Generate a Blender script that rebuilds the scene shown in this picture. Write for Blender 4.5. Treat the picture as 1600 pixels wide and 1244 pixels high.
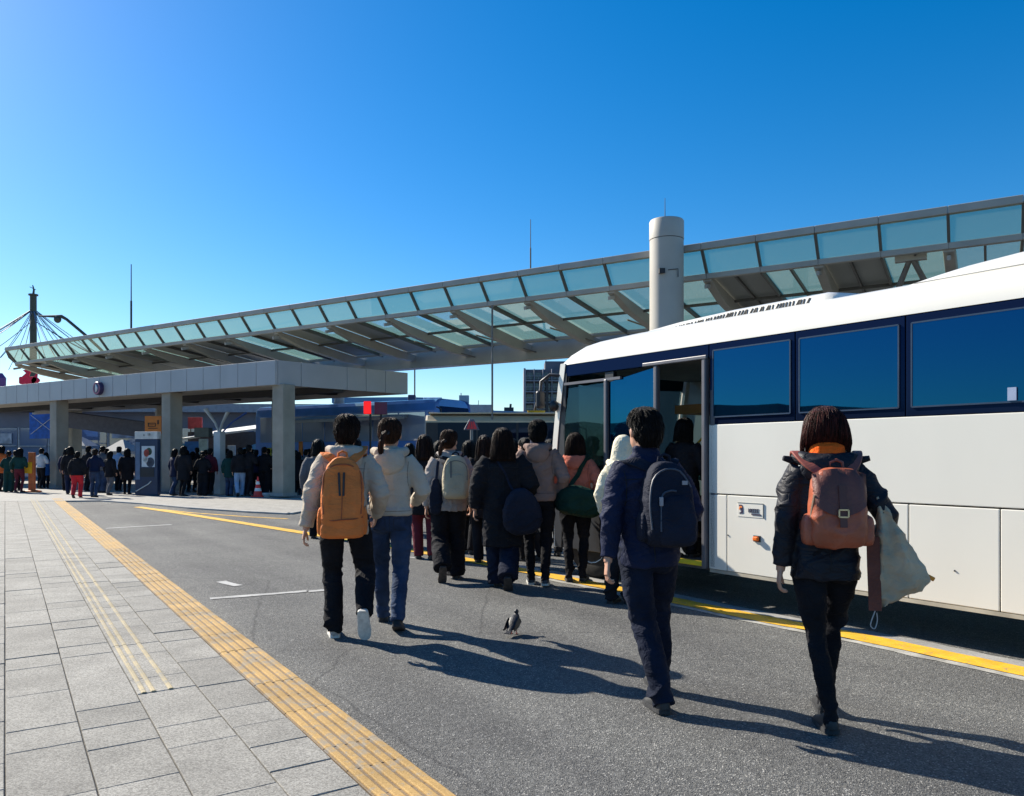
import bpy, bmesh, math, random
import numpy as np
from mathutils import Vector, Matrix, noise, Quaternion
from mathutils.bvhtree import BVHTree
from math import radians as R, sin, cos, pi, atan2, sqrt

for o in list(bpy.data.objects): bpy.data.objects.remove(o)
SC = bpy.context.scene
COL = SC.collection
rnd = random.Random(7)

# ---------------------------------------------------------------- camera, sky, sun, exposure
EYE = 1.42                      # eye height of the photographer
FPX, CX, HOR = 1200.0, 800.0, 712.0
cd = bpy.data.cameras.new('camera'); cam = bpy.data.objects.new('camera', cd); COL.objects.link(cam)
cam.location = (0, 0, EYE); cam.rotation_euler = (R(90), 0, 0)
cd.sensor_width = 36; cd.lens = 27.0; cd.shift_y = 90 / 1600
cd.clip_start = 0.05; cd.clip_end = 5000
SC.camera = cam

SUN = Vector((-0.81, 0.587, 0)).normalized()
ELEV = R(34)
sunv = Vector((SUN.x * cos(ELEV), SUN.y * cos(ELEV), sin(ELEV)))
w = bpy.data.worlds.new('World'); SC.world = w; w.use_nodes = True
wn, wl = w.node_tree.nodes, w.node_tree.links
bg = wn['Background']
sky = wn.new('ShaderNodeTexSky'); sky.sky_type = 'NISHITA'; sky.sun_disc = False
sky.sun_elevation = ELEV; sky.sun_rotation = atan2(SUN.x, SUN.y)
sky.altitude = 50; sky.air_density = 1.0; sky.dust_density = 0.32; sky.ozone_density = 4.0
hs = wn.new('ShaderNodeHueSaturation'); hs.inputs['Saturation'].default_value = 1.40
wl.new(sky.outputs[0], hs.inputs['Color']); wl.new(hs.outputs[0], bg.inputs[0]); bg.inputs[1].default_value = 0.085
sd = bpy.data.lights.new('sun', 'SUN'); sun = bpy.data.objects.new('sun', sd); COL.objects.link(sun)
sd.energy = 5.0; sd.angle = R(0.5); sd.color = (1.0, 0.93, 0.80)
sun.rotation_euler = (-sunv).to_track_quat('-Z', 'Y').to_euler(); sun.location = sunv * 60
vs = SC.view_settings
vs.view_transform = 'Standard'; vs.look = 'None'; vs.exposure = 0.90; vs.gamma = 1.0; vs.use_curve_mapping = False
SC.render.engine = 'CYCLES'

# ---------------------------------------------------------------- helpers
def G(px, py, h=0.0):
    "where the line of sight through a spot of the photograph meets the plane z = h"
    d = (EYE - h) * FPX / (py - HOR)
    return Vector(((px - CX) / FPX * d, d, h))

def at(px, d): return (px - CX) / FPX * d
def hz(py, d): return EYE + (HOR - py) / FPX * d

MATS = {}
def pmat(name, col, rough=0.6, var=0.12, vs_=6.0, bump=0.0, bs=60.0, metal=0.0, spec=0.5, stretch=(1, 1, 1),
         coat=0.0, sheen=0.0, col2=None, emit=None, wear=0.0):
    if name in MATS: return MATS[name]
    m = bpy.data.materials.new(name); m.use_nodes = True
    n, l = m.node_tree.nodes, m.node_tree.links
    b = n['Principled BSDF']
    b.inputs['Roughness'].default_value = rough; b.inputs['Metallic'].default_value = metal
    b.inputs['Specular IOR Level'].default_value = spec
    if coat: b.inputs['Coat Weight'].default_value = coat; b.inputs['Coat Roughness'].default_value = 0.06
    if sheen: b.inputs['Sheen Weight'].default_value = sheen
    tc = n.new('ShaderNodeTexCoord'); mp = n.new('ShaderNodeMapping'); mp.inputs['Scale'].default_value = stretch
    l.new(tc.outputs['Object'], mp.inputs['Vector'])
    nz = n.new('ShaderNodeTexNoise'); nz.inputs['Scale'].default_value = vs_; nz.inputs['Detail'].default_value = 5
    l.new(mp.outputs[0], nz.inputs['Vector'])
    c2 = col2 or tuple(c * (1 - var) for c in col)
    c1 = tuple(min(1, c * (1 + var)) for c in col)
    mx = n.new('ShaderNodeMix'); mx.data_type = 'RGBA'
    rp = n.new('ShaderNodeValToRGB'); rp.color_ramp.elements[0].position = .35; rp.color_ramp.elements[1].position = .65
    l.new(nz.outputs['Fac'], rp.inputs[0]); l.new(rp.outputs[0], mx.inputs['Factor'])
    mx.inputs[6].default_value = (*c2, 1); mx.inputs[7].default_value = (*c1, 1)
    out = mx.outputs[2]
    if wear:
        nw = n.new('ShaderNodeTexNoise'); nw.inputs['Scale'].default_value = vs_ * 4; nw.inputs['Detail'].default_value = 8
        l.new(tc.outputs['Object'], nw.inputs['Vector'])
        rw = n.new('ShaderNodeValToRGB'); rw.color_ramp.elements[0].position = .56; rw.color_ramp.elements[1].position = .72
        l.new(nw.outputs['Fac'], rw.inputs[0])
        ml = n.new('ShaderNodeMath'); ml.operation = 'MULTIPLY'; ml.inputs[1].default_value = wear
        l.new(rw.outputs[0], ml.inputs[0])
        mw = n.new('ShaderNodeMix'); mw.data_type = 'RGBA'; l.new(ml.outputs[0], mw.inputs['Factor'])
        l.new(out, mw.inputs[6]); mw.inputs[7].default_value = (.17, .165, .155, 1); out = mw.outputs[2]
    l.new(out, b.inputs['Base Color'])
    if bump:
        nb = n.new('ShaderNodeTexNoise'); nb.inputs['Scale'].default_value = bs; nb.inputs['Detail'].default_value = 4
        l.new(mp.outputs[0], nb.inputs['Vector'])
        bp = n.new('ShaderNodeBump'); bp.inputs['Strength'].default_value = bump; bp.inputs['Distance'].default_value = 0.01
        l.new(nb.outputs['Fac'], bp.inputs['Height']); l.new(bp.outputs[0], b.inputs['Normal'])
    if emit:
        b.inputs['Emission Color'].default_value = (*col, 1); b.inputs['Emission Strength'].default_value = emit
    MATS[name] = m
    return m

def glass_mat(name, tint, gloss=0.5, ior=1.5, trans=0.6, rough=0.03, trl=0.0, trl_col=(.5, .6, .58), diff=0.0, diff_col=(.1,.1,.1), gcol=(1, 1, 1)):
    "pane: fresnel reflection over a tinted see-through (and partly translucent) sheet"
    if name in MATS: return MATS[name]
    m = bpy.data.materials.new(name); m.use_nodes = True
    n, l = m.node_tree.nodes, m.node_tree.links
    n.remove(n['Principled BSDF']); out = n['Material Output']
    tr = n.new('ShaderNodeBsdfTransparent'); tr.inputs[0].default_value = (*tint, 1)
    base = tr.outputs[0]
    if trl:
        t2 = n.new('ShaderNodeBsdfTranslucent'); t2.inputs[0].default_value = (*trl_col, 1)
        mm = n.new('ShaderNodeMixShader'); mm.inputs[0].default_value = trl
        l.new(base, mm.inputs[1]); l.new(t2.outputs[0], mm.inputs[2]); base = mm.outputs[0]
    if diff:
        t3 = n.new('ShaderNodeBsdfDiffuse'); t3.inputs[0].default_value = (*diff_col, 1)
        mm = n.new('ShaderNodeMixShader'); mm.inputs[0].default_value = diff
        l.new(base, mm.inputs[1]); l.new(t3.outputs[0], mm.inputs[2]); base = mm.outputs[0]
    gl = n.new('ShaderNodeBsdfGlossy'); gl.inputs['Roughness'].default_value = rough; gl.inputs[0].default_value = (*gcol, 1)
    fr = n.new('ShaderNodeFresnel'); ge = n.new('ShaderNodeNewGeometry'); mi = n.new('ShaderNodeMix')
    mi.inputs[2].default_value = ior; mi.inputs[3].default_value = 1 / ior; l.new(ge.outputs['Backfacing'], mi.inputs[0]); l.new(mi.outputs[0], fr.inputs[0])   # same gloss on both faces of the sheet
    mx = n.new('ShaderNodeMixShader'); l.new(fr.outputs[0], mx.inputs[0]); l.new(base, mx.inputs[1]); l.new(gl.outputs[0], mx.inputs[2])
    l.new(mx.outputs[0], out.inputs[0])
    MATS[name] = m
    return m

def tag(o, label=None, cat=None, group=None, kind=None):
    if label: o['label'] = label
    if cat: o['category'] = cat
    if group: o['group'] = group
    if kind: o['kind'] = kind
    return o

def empty(name, loc=(0, 0, 0), rz=0.0, label=None, cat=None, group=None, parent=None):
    o = bpy.data.objects.new(name, None); COL.objects.link(o)
    o.location = loc; o.rotation_euler = (0, 0, rz); o.empty_display_size = .2
    if parent: o.parent = parent
    return tag(o, label, cat, group)

class MB:
    "collects faces for one mesh"
    def __init__(s): s.v = []; s.f = []
    def add(s, vs, fs):
        k = len(s.v); s.v += [tuple(p) for p in vs]; s.f += [tuple(i + k for i in f) for f in fs]; return s
    def box(s, c, d, rot=None):
        hx, hy, hz_ = d[0] / 2, d[1] / 2, d[2] / 2
        P = [Vector((x * hx, y * hy, z * hz_)) for z in (-1, 1) for y in (-1, 1) for x in (-1, 1)]
        if rot is not None: P = [rot @ p for p in P]
        c = Vector(c)
        return s.add([p + c for p in P], [(0, 2, 3, 1), (4, 5, 7, 6), (0, 1, 5, 4), (2, 6, 7, 3), (0, 4, 6, 2), (1, 3, 7, 5)])
    def bar(s, a, b, wd, ht, up=(0, 0, 1)):
        "rectangular bar from a to b"
        a, b = Vector(a), Vector(b); d = (b - a); L = d.length; d.normalize(); up = Vector(up)
        r = d.cross(up)
        if r.length < 1e-4: r = d.cross(Vector((1, 0, 0)))
        r.normalize(); u = r.cross(d)
        P = []
        for q in (a, b):
            for sx, sz in ((-1, -1), (1, -1), (1, 1), (-1, 1)): P.append(q + r * sx * wd / 2 + u * sz * ht / 2)
        return s.add(P, [(0, 1, 2, 3), (7, 6, 5, 4), (0, 4, 5, 1), (1, 5, 6, 2), (2, 6, 7, 3), (3, 7, 4, 0)])
    def loft(s, secs, cap=True, closed_ring=True):
        "secs: list of rings of points (same count)"
        k = len(s.v); n = len(secs[0])
        for r in secs: s.v += [tuple(p) for p in r]
        m = n if closed_ring else n - 1
        for i in range(len(secs) - 1):
            for j in range(m):
                a, b = k + i * n + j, k + i * n + (j + 1) % n
                s.f.append((a, b, b + n, a + n))
        if cap and closed_ring:
            s.f.append(tuple(k + j for j in reversed(range(n)))); s.f.append(tuple(k + (len(secs) - 1) * n + j for j in range(n)))
        return s
    def tube(s, pts, rad, n=8, flat=None, up=(0, 0, 1), cap=True):
        "tube through pts; rad one value or one per point; flat=(a,b) multiplies the two cross axes"
        pts = [Vector(p) for p in pts]; rad = [rad] * len(pts) if not hasattr(rad, '__len__') else rad
        fa, fb = flat or (1, 1); secs = []; prev = None
        for i, p in enumerate(pts):
            d = (pts[min(i + 1, len(pts) - 1)] - pts[max(i - 1, 0)]).normalized()
            if prev is None:
                r = d.cross(Vector(up))
                if r.length < 1e-3: r = d.cross(Vector((0, 1, 0)))
                if r.length < 1e-3: r = d.cross(Vector((1, 0, 0)))
            else: r = prev - d * prev.dot(d)
            r.normalize(); prev = r; u = r.cross(d)
            secs.append([p + r * cos(2 * pi * j / n) * rad[i] * fa + u * sin(2 * pi * j / n) * rad[i] * fb for j in range(n)])
        return s.loft(secs, cap)
    def ell(s, c, rx, ry, rz, nu=16, nv=10, rot=None):
        c = Vector(c); secs = []
        for i in range(1, nv):
            t = pi * i / nv
            ring = [Vector((rx * sin(t) * cos(2 * pi * j / nu), ry * sin(t) * sin(2 * pi * j / nu), -rz * cos(t))) for j in range(nu)]
            secs.append([c + (rot @ p if rot is not None else p) for p in ring])
        k = len(s.v); s.loft(secs, cap=False)
        b = Vector((0, 0, -rz)); t = Vector((0, 0, rz))
        if rot is not None: b, t = rot @ b, rot @ t
        s.v += [tuple(c + b), tuple(c + t)]; ib, it = len(s.v) - 2, len(s.v) - 1
        for j in range(nu):
            s.f.append((ib, k + (j + 1) % nu, k + j)); q = k + (nv - 2) * nu
            s.f.append((it, q + j, q + (j + 1) % nu))
        return s
    def prism(s, poly, z0, z1):
        n = len(poly); k = len(s.v)
        s.v += [(p[0], p[1], z0) for p in poly] + [(p[0], p[1], z1) for p in poly]
        s.f.append(tuple(k + j for j in reversed(range(n)))); s.f.append(tuple(k + n + j for j in range(n)))
        for j in range(n): s.f.append((k + j, k + (j + 1) % n, k + n + (j + 1) % n, k + n + j))
        return s
    def extrude(s, poly3, vec):
        "closed prism from a 3-D polygon pushed along vec"
        n = len(poly3); k = len(s.v); vec = Vector(vec)
        s.v += [tuple(p) for p in poly3] + [tuple(Vector(p) + vec) for p in poly3]
        s.f.append(tuple(k + j for j in reversed(range(n)))); s.f.append(tuple(k + n + j for j in range(n)))
        for j in range(n): s.f.append((k + j, k + (j + 1) % n, k + n + (j + 1) % n, k + n + j))
        return s
    def mesh(s, name):
        me = bpy.data.meshes.new(name); me.from_pydata(s.v, [], s.f)
        bm = bmesh.new(); bm.from_mesh(me); bmesh.ops.recalc_face_normals(bm, faces=bm.faces); bm.to_mesh(me); bm.free()
        return me
    def build(s, name, mat, parent=None, bevel=0.0, smooth=False, loc=None, seg=2):
        me = s.mesh(name)
        return obj(name, me, mat, parent, bevel, smooth, loc, seg)

def obj(name, me, mat, parent=None, bevel=0.0, smooth=False, loc=None, seg=2):
    o = bpy.data.objects.new(name, me); COL.objects.link(o)
    if mat and not me.materials: me.materials.append(mat)
    elif mat and me.materials[0] != mat: o.material_slots[0].link = 'OBJECT'; o.material_slots[0].material = mat
    if parent: o.parent = parent
    if loc is not None: o.location = loc
    if smooth:
        me.polygons.foreach_set('use_smooth', [True] * len(me.polygons))
        me.set_sharp_from_angle(angle=R(50))
    if bevel:
        b = o.modifiers.new('bevel', 'BEVEL'); b.width = bevel; b.segments = seg; b.limit_method = 'ANGLE'; b.angle_limit = R(40)
    return o

def children_of(o): return [c for c in bpy.data.objects if c.parent == o]

def copy_tree(o, parent=None, kids=None):
    c = o.copy(); COL.objects.link(c); c.parent = parent
    for ch in list(o.children): copy_tree(ch, c)
    return c

def remesh(mb, voxel, smooth=3, name='m', factor=.5):
    "one continuous skin round everything in mb"
    me = mb.mesh(name); o = bpy.data.objects.new('tmp', me); COL.objects.link(o)
    r = o.modifiers.new('r', 'REMESH'); r.mode = 'VOXEL'; r.voxel_size = voxel; r.adaptivity = 0
    if smooth:
        sm = o.modifiers.new('s', 'SMOOTH'); sm.factor = factor; sm.iterations = smooth
    dg = bpy.context.evaluated_depsgraph_get(); dg.update()
    out = bpy.data.meshes.new_from_object(o.evaluated_get(dg)); out.name = name
    bpy.data.objects.remove(o); bpy.data.meshes.remove(me)
    out.polygons.foreach_set('use_smooth', [True] * len(out.polygons))
    return out

def displace(me, fn):
    "move each vertex along its normal by fn(co)"
    n = len(me.vertices); co = np.empty(n * 3); me.vertices.foreach_get('co', co); co = co.reshape(-1, 3)
    no = np.array([v.normal[:] for v in me.vertices])
    d = np.array([fn(Vector(c), Vector(k)) for c, k in zip(co, no)])
    co += no * d[:, None]
    me.vertices.foreach_set('co', co.ravel()); me.update()

def text_mesh(s, size, depth=0.002):
    cu = bpy.data.curves.new('t', 'FONT'); cu.body = s; cu.size = size; cu.extrude = depth; cu.align_x = 'CENTER'; cu.align_y = 'CENTER'
    o = bpy.data.objects.new('t', cu); COL.objects.link(o)
    dg = bpy.context.evaluated_depsgraph_get(); me = bpy.data.meshes.new_from_object(o.evaluated_get(dg))
    bpy.data.objects.remove(o); bpy.data.curves.remove(cu); me.materials.clear()
    return me
# ---------------------------------------------------------------- ground materials
def asphalt_mat():
    m = bpy.data.materials.new('asphalt'); m.use_nodes = True; n, l = m.node_tree.nodes, m.node_tree.links
    b = n['Principled BSDF']; b.inputs['Roughness'].default_value = .82; b.inputs['Specular IOR Level'].default_value = .35
    tc = n.new('ShaderNodeTexCoord')
    def noise_(sc, det=4, rough=.6):
        z = n.new('ShaderNodeTexNoise'); z.inputs['Scale'].default_value = sc; z.inputs['Detail'].default_value = det
        z.inputs['Roughness'].default_value = rough; l.new(tc.outputs['Object'], z.inputs['Vector']); return z
    def ramp(src, p0, p1, c0, c1):
        r = n.new('ShaderNodeValToRGB'); r.color_ramp.elements[0].position = p0; r.color_ramp.elements[1].position = p1
        r.color_ramp.elements[0].color = (*c0, 1); r.color_ramp.elements[1].color = (*c1, 1); l.new(src, r.inputs[0]); return r
    def mix(f, a, b_, mode='MIX'):
        x = n.new('ShaderNodeMix'); x.data_type = 'RGBA'; x.blend_type = mode
        if isinstance(f, float): x.inputs['Factor'].default_value = f
        else: l.new(f, x.inputs['Factor'])
        for k, q in ((6, a), (7, b_)):
            if isinstance(q, tuple): x.inputs[k].default_value = (*q, 1)
            else: l.new(q, x.inputs[k])
        return x.outputs[2]
    vo = n.new('ShaderNodeTexVoronoi'); vo.inputs['Scale'].default_value = 150; l.new(tc.outputs['Object'], vo.inputs['Vector'])
    sep = n.new('ShaderNodeSeparateColor'); l.new(vo.outputs['Color'], sep.inputs[0])
    stone = ramp(sep.outputs[0], .0, 1, (.050, .051, .053), (.185, .183, .176))
    big = ramp(noise_(.55, 5).outputs['Fac'], .28, .72, (.74, .74, .75), (1.24, 1.23, 1.19))
    mid = ramp(noise_(14, 6, .7).outputs['Fac'], .3, .7, (.8, .8, .8), (1.15, 1.15, 1.15))
    c = mix(1.0, stone.outputs[0], big.outputs[0], 'MULTIPLY'); c = mix(1.0, c, mid.outputs[0], 'MULTIPLY')
    spk = ramp(sep.outputs[1], .93, .97, (0, 0, 0), (1, 1, 1)); c = mix(spk.outputs[0], c, (.34, .33, .31))
    # tyre-darkened streaks along the road, a few fine cracks
    mp = n.new('ShaderNodeMapping'); mp.inputs['Rotation'].default_value = (0, 0, R(-54)); mp.inputs['Scale'].default_value = (.16, 1.5, 1)
    mp.vector_type = 'TEXTURE'; mp.inputs['Rotation'].default_value = (0, 0, R(126)); mp.inputs['Scale'].default_value = (7, .7, 1); l.new(tc.outputs['Object'], mp.inputs[0])
    sz = n.new('ShaderNodeTexNoise'); sz.inputs['Scale'].default_value = 1.0; sz.inputs['Detail'].default_value = 6; l.new(mp.outputs[0], sz.inputs['Vector'])
    c = mix(1.0, c, ramp(sz.outputs['Fac'], .36, .66, (.78, .78, .79), (1.12, 1.12, 1.10)).outputs[0], 'MULTIPLY')
    cv = n.new('ShaderNodeTexVoronoi'); cv.feature = 'DISTANCE_TO_EDGE'; cv.inputs['Scale'].default_value = .33
    dn = n.new('ShaderNodeMix'); dn.data_type = 'VECTOR'; dn.inputs['Factor'].default_value = .16; l.new(tc.outputs['Object'], dn.inputs[4]); l.new(noise_(1.6, 6).outputs['Color'], dn.inputs[5]); l.new(dn.outputs[1], cv.inputs['Vector'])
    c = mix(ramp(cv.outputs['Distance'], .0, .0035, (.6, .6, .6), (0, 0, 0)).outputs[0], c, (.03, .03, .032))
    l.new(c, b.inputs['Base Color'])
    bp = n.new('ShaderNodeBump'); bp.inputs['Strength'].default_value = .75; bp.inputs['Distance'].default_value = .006
    l.new(vo.outputs['Distance'], bp.inputs['Height'])
    b2 = n.new('ShaderNodeBump'); b2.inputs['Strength'].default_value = .35; b2.inputs['Distance'].default_value = .02
    l.new(noise_(30, 5).outputs['Fac'], b2.inputs['Height']); l.new(bp.outputs[0], b2.inputs['Normal'])
    l.new(b2.outputs[0], b.inputs['Normal'])
    return m
M_ASPH = asphalt_mat()

def speckle_mat(name, c0, c1, sc=160, rough=.85, big=(.82, 1.12), spot=None, bump=.4):
    m = bpy.data.materials.new(name); m.use_nodes = True; n, l = m.node_tree.nodes, m.node_tree.links
    b = n['Principled BSDF']; b.inputs['Roughness'].default_value = rough; b.inputs['Specular IOR Level'].default_value = .35
    tc = n.new('ShaderNodeTexCoord'); oi = n.new('ShaderNodeObjectInfo'); geo = n.new('ShaderNodeNewGeometry')
    vo = n.new('ShaderNodeTexVoronoi'); vo.inputs['Scale'].default_value = sc; l.new(geo.outputs['Position'], vo.inputs['Vector'])
    sep = n.new('ShaderNodeSeparateColor'); l.new(vo.outputs['Color'], sep.inputs[0])
    r = n.new('ShaderNodeValToRGB'); r.color_ramp.elements[0].color = (*c0, 1); r.color_ramp.elements[1].color = (*c1, 1); l.new(sep.outputs[0], r.inputs[0])
    nz = n.new('ShaderNodeTexNoise'); nz.inputs['Scale'].default_value = 3.2; nz.inputs['Detail'].default_value = 7; l.new(geo.outputs['Position'], nz.inputs['Vector'])
    mr = n.new('ShaderNodeMapRange'); mr.inputs[1].default_value = .3; mr.inputs[2].default_value = .7; mr.inputs[3].default_value = big[0]; mr.inputs[4].default_value = big[1]
    l.new(nz.outputs['Fac'], mr.inputs[0])
    rr = n.new('ShaderNodeMapRange'); rr.inputs[3].default_value = .86; rr.inputs[4].default_value = 1.12; l.new(oi.outputs['Random'], rr.inputs[0])
    mu = n.new('ShaderNodeMath'); mu.operation = 'MULTIPLY'; l.new(mr.outputs[0], mu.inputs[0]); l.new(rr.outputs[0], mu.inputs[1])
    mx = n.new('ShaderNodeMix'); mx.data_type = 'RGBA'; mx.blend_type = 'MULTIPLY'; mx.inputs['Factor'].default_value = 1
    cb = n.new('ShaderNodeCombineColor')
    for k in range(3): l.new(mu.outputs[0], cb.inputs[k])
    l.new(r.outputs[0], mx.inputs[6]); l.new(cb.outputs[0], mx.inputs[7]); out = mx.outputs[2]
    if spot:
        n2 = n.new('ShaderNodeTexNoise'); n2.inputs['Scale'].default_value = 9; n2.inputs['Detail'].default_value = 9; n2.inputs['Roughness'].default_value = .7
        l.new(geo.outputs['Position'], n2.inputs['Vector'])
        r2 = n.new('ShaderNodeValToRGB'); r2.color_ramp.elements[0].position = .50; r2.color_ramp.elements[1].position = .60; l.new(n2.outputs['Fac'], r2.inputs[0])
        m2 = n.new('ShaderNodeMix'); m2.data_type = 'RGBA'; l.new(r2.outputs[0], m2.inputs['Factor']); l.new(out, m2.inputs[6]); m2.inputs[7].default_value = (*spot, 1); out = m2.outputs[2]
    l.new(out, b.inputs['Base Color'])
    bp = n.new('ShaderNodeBump'); bp.inputs['Strength'].default_value = bump; bp.inputs['Distance'].default_value = .003
    l.new(vo.outputs['Distance'], bp.inputs['Height']); l.new(bp.outputs[0], b.inputs['Normal'])
    MATS[name] = m
    return m
M_SLAB = speckle_mat('granite_slab', (.15, .142, .128), (.35, .335, .30))
M_SAND = pmat('joint_sand', (.10, .092, .08), .95, .3, 30, .4, 120)
M_TACT = speckle_mat('tactile_yellow', (.33, .20, .065), (.50, .32, .12), sc=220, spot=(.29, .235, .165), bump=.25)
M_TACT_BASE = speckle_mat('tactile_worn', (.16, .11, .065), (.26, .18, .10), sc=220, spot=(.19, .165, .14), bump=.3)
M_TACT_GREY = speckle_mat('tactile_faded', (.30, .25, .16), (.44, .36, .22), sc=220, spot=(.28, .26, .22), bump=.25)
M_PLAZA = speckle_mat('plaza_concrete', (.24, .23, .21), (.35, .335, .305), sc=40)
M_KERB = speckle_mat('kerb_stone', (.24, .235, .225), (.36, .35, .33), sc=120)
M_YLINE = pmat('yellow_line_paint', (.72, .40, .02), .6, .14, 9, .25, 200, wear=.85)
M_WLINE = pmat('white_line_paint', (.38, .375, .36), .7, .15, 5, .25, 200, wear=1.0)
M_CONC = pmat('concrete', (.31, .285, .235), .85, .14, 1.5, .25, 60)

# ---------------------------------------------------------------- ground and road
g = MB(); N = 24
for i in range(1): g.add([(-900, -200, 0), (900, -200, 0), (900, 2500, 0), (-900, 2500, 0)], [(0, 1, 2, 3)])
ground = g.build('road', M_ASPH); tag(ground, kind='structure')

def strip(pts, wd, z, jag=0.0, off=0.0):
    mb = MB(); L, Rr = [], []
    pts = [Vector((p[0], p[1], 0)) for p in pts]; dense = []
    for a, b in zip(pts, pts[1:]):
        k = max(1, int((b - a).length / .12))
        dense += [a.lerp(b, i / k) for i in range(k)]
    dense.append(pts[-1])
    for i, p in enumerate(dense):
        d = (dense[min(i + 1, len(dense) - 1)] - dense[max(i - 1, 0)]).normalized(); nrm = Vector((-d.y, d.x, 0))
        e1, e2 = (rnd.uniform(-jag, jag), rnd.uniform(-jag, jag))
        L.append(p + nrm * (off + wd / 2 + e1) + Vector((0, 0, z))); Rr.append(p + nrm * (off - wd / 2 + e2) + Vector((0, 0, z)))
    for i in range(len(dense) - 1): mb.add([L[i], Rr[i], Rr[i + 1], L[i + 1]], [(0, 1, 2, 3)])
    return mb
def smooth_pts(P, it=2):
    P = [Vector(p) for p in P]
    for _ in range(it):
        Q = [P[0]]
        for a, b in zip(P, P[1:]): Q += [a.lerp(b, .25), a.lerp(b, .75)]
        P = Q + [P[-1]]
    return P
YL = [G(1600, 1051) + (G(1600, 1051) - G(1330, 993)) * 2.0, G(1600, 1051), G(1330, 993), G(1190, 968), G(1050, 938), G(840, 896), G(640, 859), G(480, 834), G(300, 805), G(215, 792.5)]
YLs = smooth_pts(YL, 2)
yl = strip(YLs, .235, .008, .008).build('yellow_line', M_YLINE); tag(yl, kind='structure')
gs = strip(YLs[:22], .10, .004, .02, off=.165); o = gs.build('line_ghost', pmat('ghost_line', (.33, .32, .29), .8, .25, 9, .2, 200, wear=1.0)); tag(o, kind='structure')
gk = strip(YLs[:24], .15, .004, .02, off=-.20); o = gk.build('gutter_strip', M_KERB); tag(o, kind='structure')
for a, b, wd in (((328, 936), (482, 924), .10), ((165, 826), (268, 820), .12), ((345, 909), (372, 916), .10), ((590, 866), (722, 880), .05), ((480, 925), (512, 922), .10)):
    o = strip([G(*a), G(*b)], wd, .005, .012).build('white_marking', M_WLINE); tag(o, kind='structure')

# ---------------------------------------------------------------- pavement of slabs and tactile strips
PA = Vector((-.551, .8347, 0)); PB = Vector((-.8347, -.551, 0))
PO = Vector((-.267, 3.2, 0))
pav = MB(); pav.box((9.4, 4.1, .004), (34.4, 8.2, .036))
pavement = pav.build('pavement', M_SAND); pavement.location = PO; pavement.rotation_euler = (0, 0, atan2(PA.y, PA.x)); tag(pavement, kind='structure')
EDGE = [0, .29, .575, .90, 1.22, 1.54, 1.86]
TOP = .034
def slab_mesh(L, W, th=.03, ch=.0035):
    mb = MB(); z0, z1, z2 = TOP - th, TOP - ch, TOP
    secs = []
    for z, k in ((z0, 0), (z1, 0), (z2, ch)):
        secs.append([(-L / 2 + k, -W / 2 + k, z), (L / 2 - k, -W / 2 + k, z), (L / 2 - k, W / 2 - k, z), (-L / 2 + k, W / 2 - k, z)])
    mb.loft(secs); return mb
SL = {}
def slab(x, y, L, W, mat, name='slab'):
    k = (name, round(L, 3), round(W, 3))
    if k not in SL: SL[k] = slab_mesh(L, W).mesh(name); SL[k].materials.append(mat)
    o = bpy.data.objects.new(name, SL[k]); COL.objects.link(o); o.parent = pavement
    o.location = (x, y, rnd.uniform(-.0025, .0025)); o.rotation_euler = (rnd.uniform(-.004, .004), rnd.uniform(-.003, .003), rnd.uniform(-.004, .004))
    return o
def tact_mesh(L, W, bars, wd=.03, ys=None):
    mb = slab_mesh(L, W); mb.nbase = len(mb.f)
    for i in range(bars):
        y = (-W / 2 + W * (i + .5) / bars) if ys is None else ys[i]; hw = wd / 2
        secs = [[(-L / 2 - .001 + k * .05, y - hw + k, z), (L / 2 + .001 - k * .05, y - hw + k, z), (L / 2 + .001 - k * .05, y + hw - k, z), (-L / 2 - .001 + k * .05, y + hw - k, z)] for z, k in ((TOP, 0), (TOP + .004, .001), (TOP + .0075, .006))]
        mb.loft(secs)
    return mb
far = MB(); far_t = MB(); far_g = MB()
def joined(mbT, src, x, y):
    k = len(mbT.v); mbT.v += [(p[0] + x, p[1] + y, p[2]) for p in src.v]; mbT.f += [tuple(i + k for i in f) for f in src.f]
J = .006
for c in range(1, 6):
    y0, y1 = EDGE[c], EDGE[c + 1]; x = -2.6 + rnd.uniform(0, .3)
    while x < 26:
        L = rnd.choice((.33, .33, .5, .66, .66)) if x < 9 else .66
        cx, cy = x + L / 2, (y0 + y1) / 2
        if c == 2 and 2.2 < cx:
            L = .33; cx = x + L / 2
            tm = tact_mesh(L - .002, y1 - y0 - J, 3, .028, (.125, .075, -.02))
            if x < 9.5:
                k = ('tg', round(y1 - y0, 3))
                if k not in SL:
                    SL[k] = tm.mesh('tactile_tile'); SL[k].materials.append(M_TACT_GREY); SL[k].materials.append(M_SLAB)
                    for p in SL[k].polygons: p.material_index = 1 if p.index < tm.nbase else 0
                o = bpy.data.objects.new('tactile_tile', SL[k]); COL.objects.link(o); o.parent = pavement; o.location = (cx, cy, rnd.uniform(-.002, .002))
            else:
                joined(far, slab_mesh(L - .002, y1 - y0 - J), cx, cy); b_ = MB(); b_.v = tm.v[12:]; b_.f = [tuple(i - 12 for i in f) for f in tm.f[tm.nbase:]]; joined(far_g, b_, cx, cy)
        elif x < 9.0: slab(cx, cy, L - J, y1 - y0 - J, M_SLAB)
        else: joined(far, slab_mesh(L - J, y1 - y0 - J), cx, cy)
        x += L
x = -2.6; bar_me = None
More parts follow.
